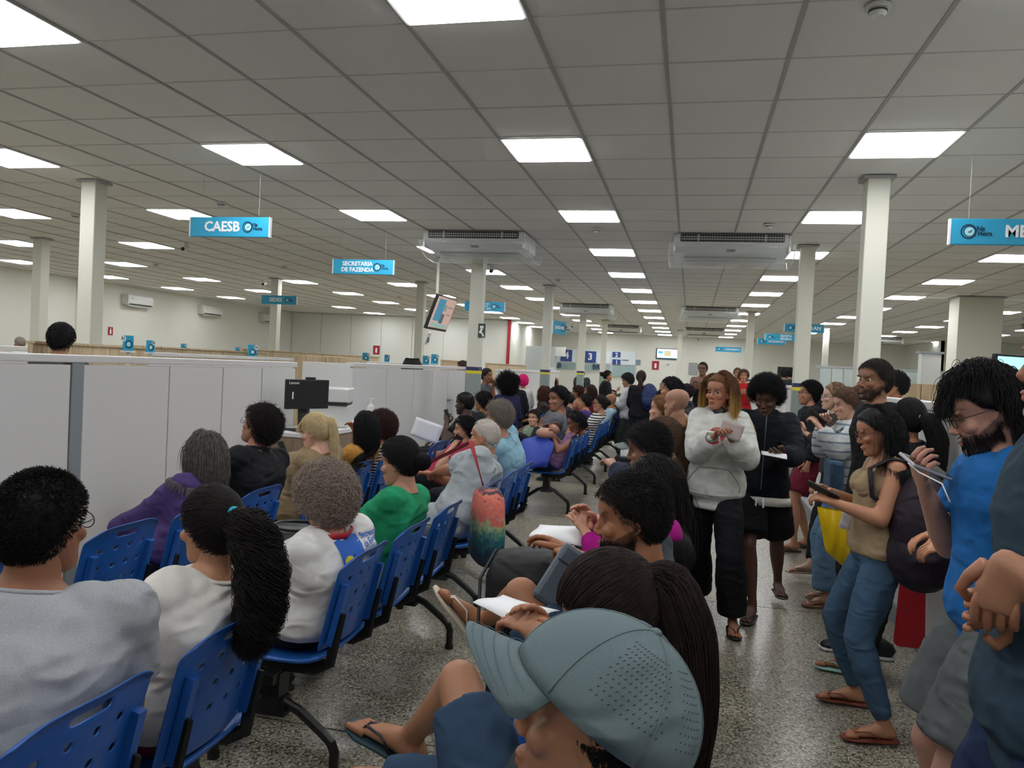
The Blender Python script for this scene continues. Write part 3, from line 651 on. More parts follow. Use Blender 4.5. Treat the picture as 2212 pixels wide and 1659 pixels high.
# ------------------------------------------------------------------ people
def nrm(v): v = np.array(v, float); return v/(np.linalg.norm(v)+1e-12)
def skin_mat(c):
    m = mat('skin '+c, c, .5, vcol=True, bump=.06, bscale=220, spec=.4); b = m.node_tree.nodes['Principled BSDF']
    b.inputs['Subsurface Weight'].default_value = .0; return m
def cloth_mat(name, c, rough=.9, stripes=None, bump=.12, bscale=500, var=0, heather=0):
    key = ('cloth', name, c, str(stripes))
    if key in MC: return MC[key]
    m = mat(name+' '+c, c, rough, bump=bump, bscale=bscale, spec=.25, sheen=.0); MC[key] = m
    nt = m.node_tree; b = nt.nodes['Principled BSDF']; L = nt.links.new
    tc = nt.nodes.new('ShaderNodeTexCoord')
    base = None
    n = nt.nodes.new('ShaderNodeTexNoise'); n.inputs['Scale'].default_value = 300 if heather else 14; n.inputs['Detail'].default_value = 5; L(tc.outputs['Object'], n.inputs['Vector'])
    mr = nt.nodes.new('ShaderNodeMapRange'); a_ = heather or .12; mr.inputs[1].default_value = .3; mr.inputs[2].default_value = .7; mr.inputs[3].default_value = 1-a_; mr.inputs[4].default_value = 1+a_; L(n.outputs[0], mr.inputs[0])
    mx = nt.nodes.new('ShaderNodeVectorMath'); mx.operation = 'SCALE'; L(mr.outputs[0], mx.inputs['Scale'])
    if stripes:
        c2, period, frac = stripes
        sep = nt.nodes.new('ShaderNodeSeparateXYZ'); L(tc.outputs['Object'], sep.inputs[0])
        d = nt.nodes.new('ShaderNodeMath'); d.operation = 'DIVIDE'; d.inputs[1].default_value = period; L(sep.outputs[2], d.inputs[0])
        fr = nt.nodes.new('ShaderNodeMath'); fr.operation = 'FRACT'; L(d.outputs[0], fr.inputs[0])
        gt = nt.nodes.new('ShaderNodeMath'); gt.operation = 'LESS_THAN'; gt.inputs[1].default_value = frac; L(fr.outputs[0], gt.inputs[0])
        mi = nt.nodes.new('ShaderNodeMix'); mi.data_type = 'RGBA'; mi.inputs[6].default_value = lin(c); mi.inputs[7].default_value = lin(c2); L(gt.outputs[0], mi.inputs[0])
        L(mi.outputs[2], mx.inputs[0])
    else: mx.inputs[0].default_value = lin(c)[:3]
    L(mx.outputs[0], b.inputs['Base Color'])
    mp = nt.nodes.new('ShaderNodeMapping'); mp.inputs['Scale'].default_value = (1, 1, 1.9); mp.inputs['Rotation'].default_value = (.5, .4, 0); L(tc.outputs['Object'], mp.inputs[0])
    n2 = nt.nodes.new('ShaderNodeTexNoise'); n2.noise_type = 'RIDGED_MULTIFRACTAL'; n2.inputs['Scale'].default_value = 7.5; n2.inputs['Detail'].default_value = 2.5; n2.inputs['Distortion'].default_value = .9; L(mp.outputs[0], n2.inputs['Vector'])
    b2 = nt.nodes.new('ShaderNodeBump'); b2.inputs['Strength'].default_value = .75; b2.inputs['Distance'].default_value = .022; L(n2.outputs[0], b2.inputs['Height'])
    old = b.inputs['Normal'].links[0].from_node if b.inputs['Normal'].links else None
    if old: L(b2.outputs[0], old.inputs['Normal'])
    else: L(b2.outputs[0], b.inputs['Normal'])
    return m
def hair_mat(c): 
    m = mat('hair '+c, c, .62, spec=.22)
    key = 'hv'+c
    if key not in MC:
        MC[key] = m; nt = m.node_tree; b = nt.nodes['Principled BSDF']
        g = nt.nodes.new('ShaderNodeNewGeometry'); n = nt.nodes.new('ShaderNodeTexNoise'); n.inputs['Scale'].default_value = 45; n.inputs['Detail'].default_value = 3
        mr = nt.nodes.new('ShaderNodeMapRange'); mr.inputs[1].default_value = .3; mr.inputs[2].default_value = .7; lum = sum(lin(c)[:3]); mr.inputs[3].default_value = .6 if lum < .5 else .85; mr.inputs[4].default_value = 1.5 if lum < .5 else 1.15
        mx = nt.nodes.new('ShaderNodeVectorMath'); mx.operation = 'SCALE'; mx.inputs[0].default_value = lin(c)[:3]
        nt.links.new(g.outputs['Position'], n.inputs['Vector']); nt.links.new(n.outputs[0], mr.inputs[0]); nt.links.new(mr.outputs[0], mx.inputs['Scale']); nt.links.new(mx.outputs[0], b.inputs['Base Color'])
    return m
def fbm(p, sc, seed=0):
    """cheap smooth noise: sum of rotated sines"""
    r = np.random.default_rng(seed); o = np.zeros(len(p))
    for k in range(7):
        d = r.normal(size=3); d /= np.linalg.norm(d); o += np.sin(p @ d*sc*(.6+r.random()*1.5)+r.random()*6.28)
    return o/7
def ik(a, t, l1, l2, pole):
    a = np.array(a, float); t = np.array(t, float); d = t-a; L = np.linalg.norm(d); mx = (l1+l2)*.995
    if L > mx: t = a+d/L*mx; d = t-a; L = mx
    if L < abs(l1-l2)+.03: L_ = abs(l1-l2)+.03; t = a+d/(L+1e-9)*L_; d = t-a; L = L_
    u = d/L; x = (l1*l1-l2*l2+L*L)/(2*L); h = math.sqrt(max(l1*l1-x*x, 0))
    p = np.array(pole, float); p = p-u*(p @ u); p = nrm(p); return a+u*x+p*h, t
def solid(mb, voxel, smooth=3, name='t'):
    me = mb.mesh(name); o = bpy.data.objects.new(name, me); COL.objects.link(o)
    r = o.modifiers.new('r', 'REMESH'); r.mode = 'VOXEL'; r.voxel_size = voxel; r.use_smooth_shade = True
    if smooth:
        s = o.modifiers.new('s', 'SMOOTH'); s.factor = .5; s.iterations = smooth
    dg = bpy.context.evaluated_depsgraph_get(); e = o.evaluated_get(dg); m2 = e.to_mesh()
    v = np.empty(len(m2.vertices)*3, np.float32); m2.vertices.foreach_get('co', v); v = v.reshape(-1, 3).astype(float)
    n = np.empty(len(m2.vertices)*3, np.float32); m2.vertices.foreach_get('normal', n); n = n.reshape(-1, 3).astype(float)
    nl = len(m2.loops); li = np.empty(nl, np.int32); m2.loops.foreach_get('vertex_index', li)
    ls = np.empty(len(m2.polygons), np.int32); m2.polygons.foreach_get('loop_start', ls)
    lt = np.empty(len(m2.polygons), np.int32); m2.polygons.foreach_get('loop_total', lt)
    e.to_mesh_clear(); bpy.data.objects.remove(o); bpy.data.meshes.remove(me)
    return v, n, li, ls, lt
def join(parts):
    V, LI, LS, LT = [], [], [], []; vo = lo = 0
    for v, li, ls, lt in parts:
        V.append(v); LI.append(li+vo); LS.append(ls+lo); LT.append(lt); vo += len(v); lo += len(li)
    return np.concatenate(V), np.concatenate(LI), np.concatenate(LS), np.concatenate(LT)
def raw(mb):
    v = mb.V(); li = np.array([i for f in mb.f for i in f], np.int32); lt = np.array([len(f) for f in mb.f], np.int32)
    return v, li, np.concatenate([[0], np.cumsum(lt)[:-1]]).astype(np.int32), lt
def fastmesh(name, v, li, ls, lt, off, col=None):
    me = bpy.data.meshes.new(name); me.vertices.add(len(v)); me.vertices.foreach_set('co', (v-off).astype(np.float32).ravel())
    me.loops.add(len(li)); me.loops.foreach_set('vertex_index', li.astype(np.int32))
    me.polygons.add(len(ls)); me.polygons.foreach_set('loop_start', ls.astype(np.int32))
    me.update(calc_edges=True); me.validate(); me.polygons.foreach_set('use_smooth', [True]*len(me.polygons))
    if col is not None:
        a = me.color_attributes.new('Col', 'FLOAT_COLOR', 'POINT'); a.data.foreach_set('color', np.c_[col, np.ones(len(col))].astype(np.float32).ravel())
    return me
HP = np.array([  # z, front y, back y, half width   (head local, eye level = 0, metres)
 [-.118, .070, .030, .020], [-.112, .083, .012, .032], [-.100, .089, -.005, .041], [-.085, .089, -.02, .047], [-.070, .085, -.035, .052], [-.055, .086, -.052, .057], [-.04, .084, -.068, .061],
 [-.02, .082, -.084, .066], [0, .080, -.094, .0695], [.02, .087, -.100, .072], [.04, .088, -.104, .0745], [.06, .083, -.104, .0745], [.08, .070, -.098, .069], [.098, .048, -.08, .056], [.110, .022, -.056, .037], [.1155, .0, -.035, .016]])
SKC, SKR = np.array([0, -.009, .018]), np.array([.079, .1005, .1015])       # skull ellipsoid
HLY = [-.13, -.06, -.025, .0, .02, .04, .06, .075, .1]
HLZ = [-.088, -.085, -.045, -.005, .005, .035, .058, .068, .072]
def scalp(p, lift=0): return p[:, 2]-np.interp(p[:, 1], HLY, HLZ)-lift
def head_mb(open_mouth=0, male=True, old=0, wide=1.0):
    m = MB(); n = 20; a = np.linspace(0, 2*PI, n, endpoint=False); rings = []
    for z, f, b, hw in HP:
        yc, yr = (f+b)/2, (f-b)/2; ca, sa = np.cos(a), np.sin(a); w = hw*wide*(1 if not male or z > -.04 else 1.06)
        x = np.sign(ca)*abs(ca)**.9*w*(1-.12*np.clip(sa, 0, 1)*(z < .03)); rings.append(np.c_[x, yc+yr*np.sign(sa)*abs(sa)**.95, np.full(n, z)])
    k = len(rings); f = [[i*n+j, i*n+(j+1) % n, (i+1)*n+(j+1) % n, (i+1)*n+j] for i in range(k-1) for j in range(n)]+[list(range(n))[::-1], [(k-1)*n+j for j in range(n)]]
    m.add(np.concatenate(rings), f)
    m.loft([[0, .078, .012], [0, .089, -.012], [0, .1005, -.031], [0, .092, -.041]], [(.007, .009), (.0085, .009), (.0115, .0095), (.009, .006)], 10, ref=(0, 0, 1))   # nose
    for s in (-1, 1):
        m.ball((s*.012, .091, -.036), (.0072, .008, .0065), 8, 6)
        m.ball((s*.07*wide, -.012, -.012), (.010, .019, .030), 10, 8, axes=[[1, s*.35, 0], [-s*.35, 1, 0], [0, -.15, 1]])    # ear
        m.ball((s*.036, .060, -.026), (.027, .022, .022), 10, 8)     # cheek
        m.ball((s*.032, .079, .024), (.024, .009, .0075), 8, 6)      # brow ridge
    m.ball((0, .087, -.0625), (.023, .0115, .0062), 10, 6); m.ball((0, .0865, -.0735-open_mouth*.01), (.020, .0115, .0072), 10, 6)
    m.ball((0, .079, -.100), (.020, .014, .014), 10, 6)
    return m
def hand_mb(mb, w, d, pn, s=1., curl=.5, side=1, spread=.06, grip=0):
    """w wrist, d finger direction, pn palm normal (palm faces pn), side +1: thumb on d x pn side"""
    d = nrm(d); pn = nrm(np.array(pn)-d*(np.array(pn) @ d)); x = np.cross(d, pn)*side
    P = lambda a, b, c: w+(d*a+x*b+pn*c)*s
    mb.loft([P(-.01, 0, 0), P(.02, 0, 0), P(.05, 0, 0), P(.085, 0, .003), P(.095, 0, .004)], [(.024*s, .020*s), (.033*s, .019*s), (.041*s, .017*s), (.041*s, .014*s), (.034*s, .010*s)], 12, ref=pn)
    fing = MB()
    for i, (b, L) in enumerate(((.030, .070), (.010, .080), (-.010, .074), (-.029, .058))):
        q = P(.085, b, .002); a = 0; pts = [P(.06, b*.9, 0), q]; dd = d+x*(b*spread*12)
        for seg in (.45, .31, .26):
            a += curl*(.75+.1*i); v = nrm(dd)*math.cos(a)+pn*math.sin(a); q = q+v*L*seg*s; pts.append(q)
        fing.loft(pts, [.0085*s, .0088*s, .0082*s, .0075*s, .0052*s], 8, ref=pn)
    a = curl*.5; t0 = P(.015, .028, .006); t1 = P(.048, .052, .016+.01*grip); t2 = P(.078, .052+.012*(1-grip), .028+.02*grip); t3 = P(.097, .046-.01*grip, .036+.018*grip)
    fing.loft([t0, t1, t2, t3], [.015*s, .012*s, .0102*s, .007*s], 8, ref=pn)
    return fing
def foot_mb(mb, ank, d, s=1., pitch=0, toes=True, up=(0, 0, 1)):
    d = nrm(d); up = nrm(up); d = nrm(d-up*(d @ up)); x = np.cross(d, up)
    P = lambda a, b, c: ank+(d*a+x*b+up*c)*s
    mb.loft([P(-.055, 0, -.055), P(-.035, 0, -.045), P(.0, 0, -.035), P(.06, 0, -.042), P(.12, .004, -.058), P(.15, .004, -.066)], [(.022*s, .022*s), (.031*s, .034*s), (.034*s, .042*s), (.036*s, .033*s), (.042*s, .018*s), (.038*s, .011*s)], 12, ref=up)
    f = MB()
    if toes:
        for i, (b, L, r) in enumerate(((-.028, .045, .0125), (-.009, .038, .0092), (.007, .034, .0086), (.022, .028, .008), (.036, .020, .0075))):
            f.loft([P(.135, b, -.066), P(.155+L*.4, b, -.066), P(.15+L, b, -.071)], [r*s, r*s, r*.75*s], 8, ref=up)
    return f
NP = [0]; VOX = {}
def contact(v, pel, sit, facing, slack=0.):
    if not sit: return v
    B = min((B1, B2, B3), key=lambda b: abs(pel[0]-.05-b))
    if abs(pel[0]-.05-B) > .13 or abs(pel[2]-.55) > .05: return v
    z = v[:, 2]; lim = B+.185+.085*np.clip((z-.475)/.365, 0, 1)+np.maximum(z-.84, 0)*.9+slack
    m = (z < 1.25) & (v[:, 0] > lim); v[m, 0] = lim[m]-.002
    m = (z > .30) & (z < .452) & (v[:, 0] > B-.24) & (v[:, 0] < B+.2); v[m, 2] = .452
    return v
def person(label, facing=PI, head=None, hyaw=0, hpitch=0, hroll=0, pelvis=None, sit=True, H=1.7, male=True, fat=1.0, skin='b98a68', lod=1,
           top=('tee', '888888'), bottom=('pants', '222222'), shoes=('shoe', '1a1a1a'), hair=('short', '1b1816'), arms=('lap', 'lap'), hands=None, feet=None, kneeh=None,
           elbow=None, extra=None, beard=None, name='person', group=None, lookdown=False, glasses=None, topopt=None, hs=None, curls=(.5, .5), palms=(None, None), age=0, belly=0, hd=None, footd=None, shoulders=None):
    NP[0] += 1; sd = NP[0]
    s = H/1.72; hs = hs or (.97 if male else .94)*(s**.4)
    F = np.array([math.cos(facing), math.sin(facing), 0]); U = np.array([0, 0, 1.]); Rt = np.cross(F, U)   # forward, up, right
    head = np.array(head, float)
    ha = facing+hyaw; hf = np.array([math.cos(ha), math.sin(ha), 0]); hr = np.cross(hf, U)
    hf2 = hf*math.cos(hpitch)+U*math.sin(hpitch); hu = np.cross(hr, hf2)
    if hroll: hr, hu = hr*math.cos(hroll)+hu*math.sin(hroll), hu*math.cos(hroll)-hr*math.sin(hroll)
    HA = np.array([hr, hf2, hu])            # rows: local x, y, z
    TH = lambda p: head+(np.array(p)*hs) @ HA
    if pelvis is None:
        pelvis = head-U*(.645*s)-F*(.0) if not sit else None
    pelvis = np.array(pelvis, float)
    if not sit and pelvis[2] < .1: pelvis[2] = .93*s
    # neck base from head and trunk direction
    nb = head-hu*.090*hs-hf2*.028*hs-U*.028
    tr = nrm(nb-pelvis); L = np.linalg.norm(nb-pelvis); u = tr
    r_ = nrm(Rt-u*(Rt @ u)); f_ = np.cross(u, r_)
    T = lambda t, x=0, y=0: pelvis+u*L*t+r_*x+f_*(y+(-.035 if sit else -.012)*math.sin(PI*min(max(t, 0), 1)))
    sw = (shoulders or (.172 if male else .150))*s*(1+.25*(fat-1)); hw = (.155 if male else .165)*s
    k = fat; bl = belly
    spec = [(-.10, .105, .085), (-.04, .158, .112), (.06, .170, .120), (.2, .155, .112+bl*.5), (.36, .140, .102+bl), (.52, .146, .106+bl*.6), (.68, .160, .115 if male else .118), (.80, .160, .105), (.88, .150, .088), (.94, .105, .068), (1.0, .064, .058)]
    spec = [(t, a*s*(k if t < .9 else 1)*(1.0 if male else (.93 if t > .3 else 1.03)), b*s*(k**.9 if t < .8 else 1)) for t, a, b in spec]
    fr = [(r_, f_)]*len(spec)
    def trunk(mb, off=0, t0=-.1, t1=1.0, n=20, drop=None):
        sp = [q for q in spec if t0-1e-6 <= q[0] <= t1+1e-6]
        if not sp or sp[0][0] > t0+.01:
            a = np.interp(t0, [q[0] for q in spec], [q[1] for q in spec]); b = np.interp(t0, [q[0] for q in spec], [q[2] for q in spec]); sp = [(t0, a, b)]+sp
        pts = [T(t, 0, (bl*.35 if .1 < t < .7 else 0)) for t, a, b in sp]
        mb.loft(pts, [(a+off, b+off) for t, a, b in sp], n, frames=[(r_, f_)]*len(sp), power=2.3)
    S = [T(.865, sg*(sw-.015), -.005) for sg in (-1, 1)]       # shoulders: 0 left, 1 right
    ua, fa = .285*s, .245*s
    Wt = []; E = []
    for i, sg in enumerate((-1, 1)):
        a = arms[i]
        if hands and hands[i] is not None: t = np.array(hands[i], float)
        elif a == 'lap': t = pelvis+F*.30*s+Rt*sg*.11+U*.10*s
        elif a == 'laplow': t = pelvis+F*.36*s+Rt*sg*.07+U*.06*s
        elif a == 'phone': t = T(.60)+F*.27*s+Rt*sg*.05
        elif a == 'clasp': t = pelvis+F*.26*s+Rt*sg*.03+U*.12*s
        elif a == 'down': t = S[i]+Rt*sg*.07-U*.50*s+F*.04
        elif a == 'cross': t = T(.52)+F*.22-Rt*sg*.10
        elif a == 'chin': t = head+hf2*.10-hu*.16+Rt*sg*.02
        elif a == 'ear': t = head+hr*sg*.10-hu*.07+hf2*.03
        else: t = pelvis+F*.3
        pole = (elbow[i] if elbow and elbow[i] is not None else (-U*1.0+Rt*sg*.55-F*.35))
        e, t = ik(S[i], t, ua, fa, pole); E.append(e); Wt.append(t)
    hip = [pelvis+r_*sg*.088*s*k**.5-U*.01 for sg in (-1, 1)]
    th, sh = .44*s, .43*s; K = []; A = []
    for i, sg in enumerate((-1, 1)):
        if feet and feet[i] is not None: a = np.array(feet[i], float)
        elif sit: a = hip[i]+F*(.42*s)+Rt*sg*.05; a[2] = .085*s
        else: a = hip[i]+Rt*sg*.01+F*(.02); a[2] = .085*s
        pole = (kneeh[i] if kneeh and kneeh[i] is not None else (F+U*(.9 if sit else .1)+Rt*sg*.1))
        q, a = ik(hip[i], a, th, sh, pole); K.append(q); A.append(a)
    FD = [nrm(footd[i]) if footd and footd[i] is not None else nrm(F+Rt*sg*.22) for i, sg in enumerate((-1, 1))]
    org = np.array([pelvis[0], pelvis[1], 0.])
    root = empty(name, org, label=label, category='person' if name == 'person' else 'child')
    if group: root['group'] = group
    vb = {0: .011, 1: .014, 2: .019, 3: .024}[lod]; vh = {0: .0042, 1: .0060, 2: .0085, 3: .011}[lod]
    # ---- body
    mb = MB(); trunk(mb, -.004)
    kf = k**.6*(1 if male else .94)
    ra = lambda i: [.052*s*kf, .050*s*kf, .044*s*kf, .038*s*kf]
    fingers = []
    for i, sg in enumerate((-1, 1)):
        mb.ball(S[i], .056*s*kf, 12, 8); mb.ball(T(.84, sg*sw*.6), (.07*s, .06*s, .07*s), 12, 8)
        a, e, w = S[i], E[i], Wt[i]
        mb.loft([a, a*.7+e*.3, a*.3+e*.7, e], ra(i), 12); mb.ball(e, .039*s*kf, 10, 6)
        mb.loft([e, e*.72+w*.28, e*.3+w*.7, w], [.038*s*kf, .041*s*kf, .031*s*kf, .0245*s], 12); mb.ball(w, .0245*s, 10, 6)
        dd = nrm(w-e); pn = palms[i] if palms[i] is not None else (nrm(-U*.8-Rt*sg*.3) if arms[i] in ('lap', 'laplow', 'clasp') else nrm(U*.7-Rt*sg*.7) if arms[i] == 'phone' else -Rt*sg)
        if hd and hd[i] is not None: dd = nrm(hd[i])
        x = np.cross(dd, nrm(pn)); want = nrm(F*.4+U*.6) if arms[i] not in ('lap', 'laplow') else nrm(-Rt*sg+U*.1)
        side = 1 if x @ want > 0 else -1
        fingers.append(hand_mb(mb, w, dd, pn, .98*s**.5*(1 if male else .92), curls[i], side, grip=1 if curls[i] > .6 else 0))
        h, kn, an = hip[i], K[i], A[i]
        mb.ball(h+U*.0, .092*s*kf, 12, 8)
        mb.loft([h, h*.7+kn*.3, h*.3+kn*.7, kn], [.090*s*kf, .084*s*kf, .064*s*kf, .054*s*kf**.7], 14); mb.ball(kn, .055*s*kf**.7, 12, 8)
        cb = nrm(np.cross(np.cross(an-kn, F+U*.01), an-kn))*-.010
        mb.loft([kn, kn*.74+an*.26+cb, kn*.5+an*.5+cb, kn*.18+an*.82, an], [.052*s*kf**.7, .056*s*kf**.7, .050*s*kf**.7, .034*s, .034*s], 14)
        mb.ball(an, .036*s, 10, 6)
        if shoes[0] in ('flipflop', 'bare'): fingers.append(foot_mb(mb, an, FD[i], s, up=U if not (feet and feet[i] is not None and an[2] > .2) else nrm(np.cross(np.cross(FD[i], U), FD[i]))))
        else: foot_mb(mb, an, FD[i], s*.95, toes=False)
    mb.loft([T(.95), nb+hf2*.005, head-hu*.10*hs-hf2*.022*hs, head-hu*.05*hs-hf2*.02*hs], [(.068*s, .062*s), (.056*s if male else .047*s, .058*s if male else .05*s), (.056*s if male else .045*s, .056*s if male else .048*s), (.054*s if male else .045*s,)*2], 14, frames=[(r_, f_), (nrm(r_+hr), nrm(f_+hf2)), (hr, hf2), (hr, hf2)])
    bv, bn, bli, bls, blt = solid(mb, vb, 3); bv = contact(bv, pelvis, sit, facing, -.014)
    hm = head_mb(male=male, wide=1.0+.06*(fat-1)*2)
    nk = MB(); nk.loft([[0, -.035, -.17], [0, -.028, -.11], [0, -.022, -.05]], [(.050, .050), (.051 if male else .044, .052 if male else .046), (.052 if male else .046, .05)], 14)
    hv = np.concatenate([hm.V(), nk.V()]); hm2 = MB(); hm2.add(hv, hm.f+[[q+len(hm.V()) for q in f] for f in nk.f])
    lv, ln, lli, lls, llt = solid(hm2, vh, 2)
    # sculpt the face: sockets, philtrum, ear bowl
    def g(c, r): return np.exp(-(((lv-np.array(c))/np.array(r))**2).sum(1))
    for sg in (-1, 1):
        lv += np.outer(g((sg*.032, .085, .002), (.019, .03, .013)), [0, -.0095, 0])
        if lookdown: lv += np.outer(g((sg*.032, .08, .002), (.013, .03, .008)), [0, .007, 0])
        lv += np.outer(g((sg*.078, -.008, -.010), (.012, .010, .016)), [-sg*.006, 0, 0])
    lv += np.outer(g((0, .1, -.068), (.022, .03, .0022)), [0, -.004, 0])
    lv += np.outer(g((0, .09, -.083), (.02, .03, .008)), [0, -.003, 0])
    # colours
    sc_ = np.array(lin(skin)[:3]); lc = np.repeat([sc_], len(lv), 0)
    def mixc(m, c, k_=1.): 
        nonlocal lc; m = np.clip(m, 0, 1)[:, None]*k_; lc = lc*(1-m)+np.array(c)*m
    mixc(g((0, .1, -.067), (.024, .03, .011)), sc_*np.array([.92, .55, .55]), .8)
    mixc(g((0, .11, -.03), (.03, .04, .02))+sum(g((q*.045, .08, -.03), (.02, .03, .02)) for q in (-1, 1)), sc_*np.array([1.12, .86, .84]), .4)
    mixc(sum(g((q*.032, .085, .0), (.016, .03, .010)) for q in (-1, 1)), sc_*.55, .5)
    mixc(sum(g((q*.077, -.012, -.012), (.012, .012, .02)) for q in (-1, 1)), sc_*np.array([.9, .6, .55]), .5)
    hc = np.array(lin(hair[1])[:3]); 
    bx = abs(lv[:, 0]); browc = np.exp(-((bx-.032)/.020)**4-((lv[:, 2]-.0255-.12*(.03-abs(bx-.036)))/.0042)**2)*(lv[:, 1] > .05)
    mixc(browc, np.minimum(hc, .12) if age < 1 else hc, .85)
    if lookdown: mixc(sum(g((q*.032, .085, -.006), (.016, .03, .0025)) for q in (-1, 1)), sc_*.15, .8)
    if lod >= 2 and not lookdown: mixc(sum(g((q*.032, .085, .001), (.011, .03, .0045)) for q in (-1, 1)), (.02, .014, .012), .9)
    if hair[0] not in ('bald', 'none'):
        mixc(np.clip(scalp(lv, .004)/.008, 0, 1)*(abs(lv[:, 0]) < .072+.01*(lv[:, 2] > .02)), hc, .95)
    elif hair[0] == 'bald': mixc(np.clip(scalp(lv, .004)/.02, 0, 1), sc_*.8, .35)
    if beard:
        jaw = (lv[:, 1] > -.012)*(lv[:, 2] < np.interp(lv[:, 1], [-.02, .01, .05, .08, .1], [-.01, -.03, -.05, -.048, -.045]))*(g((0, .1, -.067), (.02, .03, .008)) < .45)
        stub = np.clip(jaw, 0, 1).astype(float); mixc(stub, np.array(lin(beard[1])[:3]), beard[0])
    lvw = head+(lv*hs) @ HA
    if hair[0] == 'cap': pass
    parts = [(bv, bli, bls, blt), (lvw, lli, lls, llt)]
    bc = np.repeat([sc_], len(bv), 0); bc = bc*(1+.06*fbm(bv, 18, sd)[:, None])
    cols = [bc, lc*(1+.04*fbm(lvw, 40, sd)[:, None])]
    for fg in fingers:
        if fg.v: parts.append(raw(fg)); cols.append(np.repeat([sc_*np.array([1, .93, .9])], len(fg.V()), 0))
    V, LI, LS, LT = join(parts)
    link('body', fastmesh('body', V, LI, LS, LT, org, np.concatenate(cols)), skin_mat(skin), root)
    # ---- eyes
    if not lookdown and lod < 2:
        for sg in (-1, 1):
            m = MB(); c = TH((sg*.032, .0640, .0005)); m.ball(c, .0118*hs, 12, 8)
            gz = nrm(hf2+hr*(extra or {}).get('gaze', 0)); m.ball(c+gz*.0062*hs, .0078*hs, 10, 6, mi=1)
            obj('eye', m, [mat('eye white', 'aea79f', .35), mat('iris', '1b120d', .15)], root, off=org, smooth=True)
    # ---- clothing
    def wrinkle(v, n, amp, sc, seed):
        w = fbm(v*np.array([1, 1, 1.6]), sc, seed); w2 = fbm(v, sc*2.3, seed+5)
        return v+n*((1-abs(w)*2.2)*amp*.7+w2*amp*.45)[:, None]
    vc = {0: .011, 1: .016, 2: .021, 3: .027}[lod]
    to = dict(off=.012, sleeve=.55, hem=-.05, neck=.93, loose=0); to.update(topopt or {})
    kind, tc = top[0], top[1]
    topo = None
    if kind != 'none':
        if kind in ('long', 'hoodie', 'jacket', 'shirt'): to['sleeve'] = (topopt or {}).get('sleeve', 1.9)
        if kind in ('hoodie', 'jacket'): to['off'] = max(to['off'], .020); to['loose'] = max(to['loose'], .007)
        if kind == 'tank': to['sleeve'] = -1
        of = to['off']; m = MB(); t0 = to['hem']
        sp0 = -.05 if sit else t0
        trunk(m, of+to['loose'], t0, .94 if kind != 'tank' else .86, 22)
        if kind == 'tank':
            for sg in (-1, 1): m.loft([T(.80, sg*.085, .07), T(.90, sg*.095, .045), T(.965, sg*.085, 0), T(.90, sg*.095, -.055), T(.8, sg*.085, -.09)], (.022, .016), 8)
        else:
            m.loft([T(.90), T(.945), T(.985 if kind in ('shirt', 'polo', 'hoodie', 'jacket') else .965)], [(.13*s, .08*s), (.095*s+of*.5, .07*s+of*.3), (.064*s+of, .06*s+of)], 18, frames=[(r_, f_)]*3)
        if to['sleeve'] >= 0:
            for i, sg in enumerate((-1, 1)):
                m.ball(S[i], (.056*s*kf+of)*1.0, 14, 8); m.ball(T(.84, sg*sw*.6), (.07*s+of, .06*s+of, .07*s+of*.8), 12, 8)
                a, e, w = S[i], E[i], Wt[i]; sl = to['sleeve']; lo = to['loose']
                if sl <= 1:
                    q = a+(e-a)*sl; m.loft([a, a*.5+q*.5, q], [.053*s*kf+of, .054*s*kf+of+lo, .052*s*kf+of*1.2+lo+.004], 16)
                else:
                    m.loft([a, a*.5+e*.5, e], [.053*s*kf+of, .050*s*kf+of+lo, .043*s*kf+of+lo], 16); m.ball(e, .041*s*kf+of+lo, 12, 8)
                    q = e+(w-e)*min(sl-1, 1)*.97; m.loft([e, e*.6+q*.4, q*.88+e*.12, q], [.042*s*kf+of+lo, .044*s*kf+of+lo, .034*s*kf+of+lo, .027*s+of*.7], 16)
        if kind == 'hoodie':
            m.ball(T(.95, 0, -.075), (.115, .06, .085), 14, 8, axes=[r_, f_, u]); m.loft([T(.93, .09, .0), T(.985, .075, -.03), T(1.0, 0, -.075), T(.985, -.075, -.03), T(.93, -.09, .0), T(.88, 0, .10), T(.93, .09, 0)], .028, 10)
        if kind == 'jacket': m.loft([T(.94), T(1.02)], [(.085*s, .078*s), (.076*s, .074*s)], 18, frames=[(r_, f_)]*2)
        v, n, li, ls, lt = solid(m, vc, 3)
        amp = {0: .0045, 1: .005, 2: .005, 3: .004}[lod]*(1.5 if kind in ('hoodie', 'jacket', 'long', 'shirt') else 1); v = contact(wrinkle(v, n, amp, 34, sd), pelvis, sit, facing)
        nmn = {'tee': 'shirt', 'polo': 'polo_shirt', 'long': 'shirt', 'shirt': 'shirt', 'hoodie': 'hoodie', 'jacket': 'jacket', 'tank': 'tank_top'}[kind]
        cm = cloth_mat(nmn, tc, stripes=top[2] if len(top) > 2 else None, heather=to.get('heather', 0))
        topo = link(nmn, fastmesh(nmn, v, li, ls, lt, org), cm, root)
        if kind in ('polo', 'shirt', 'jacket') and lod < 2:
            c = MB(); c.loft([T(.955, .072*s, .03), T(.985, .07*s, -.02), T(.995, 0, -.066*s), T(.985, -.07*s, -.02), T(.955, -.072*s, .03)], (.007, .02), 8, ref=u); obj('collar', c, cm, root, off=org, smooth=True)
        elif kind == 'tee' and lod < 2:
            c = MB(); a_ = np.linspace(0, 2*PI, 21); c.loft([T(.955-.012*math.cos(q), (.068*s+.008)*math.sin(q), (.062*s+.010)*math.cos(q)) for q in a_], .0055, 8, caps=False); obj('neckband', c, cm, root, off=org, smooth=True)
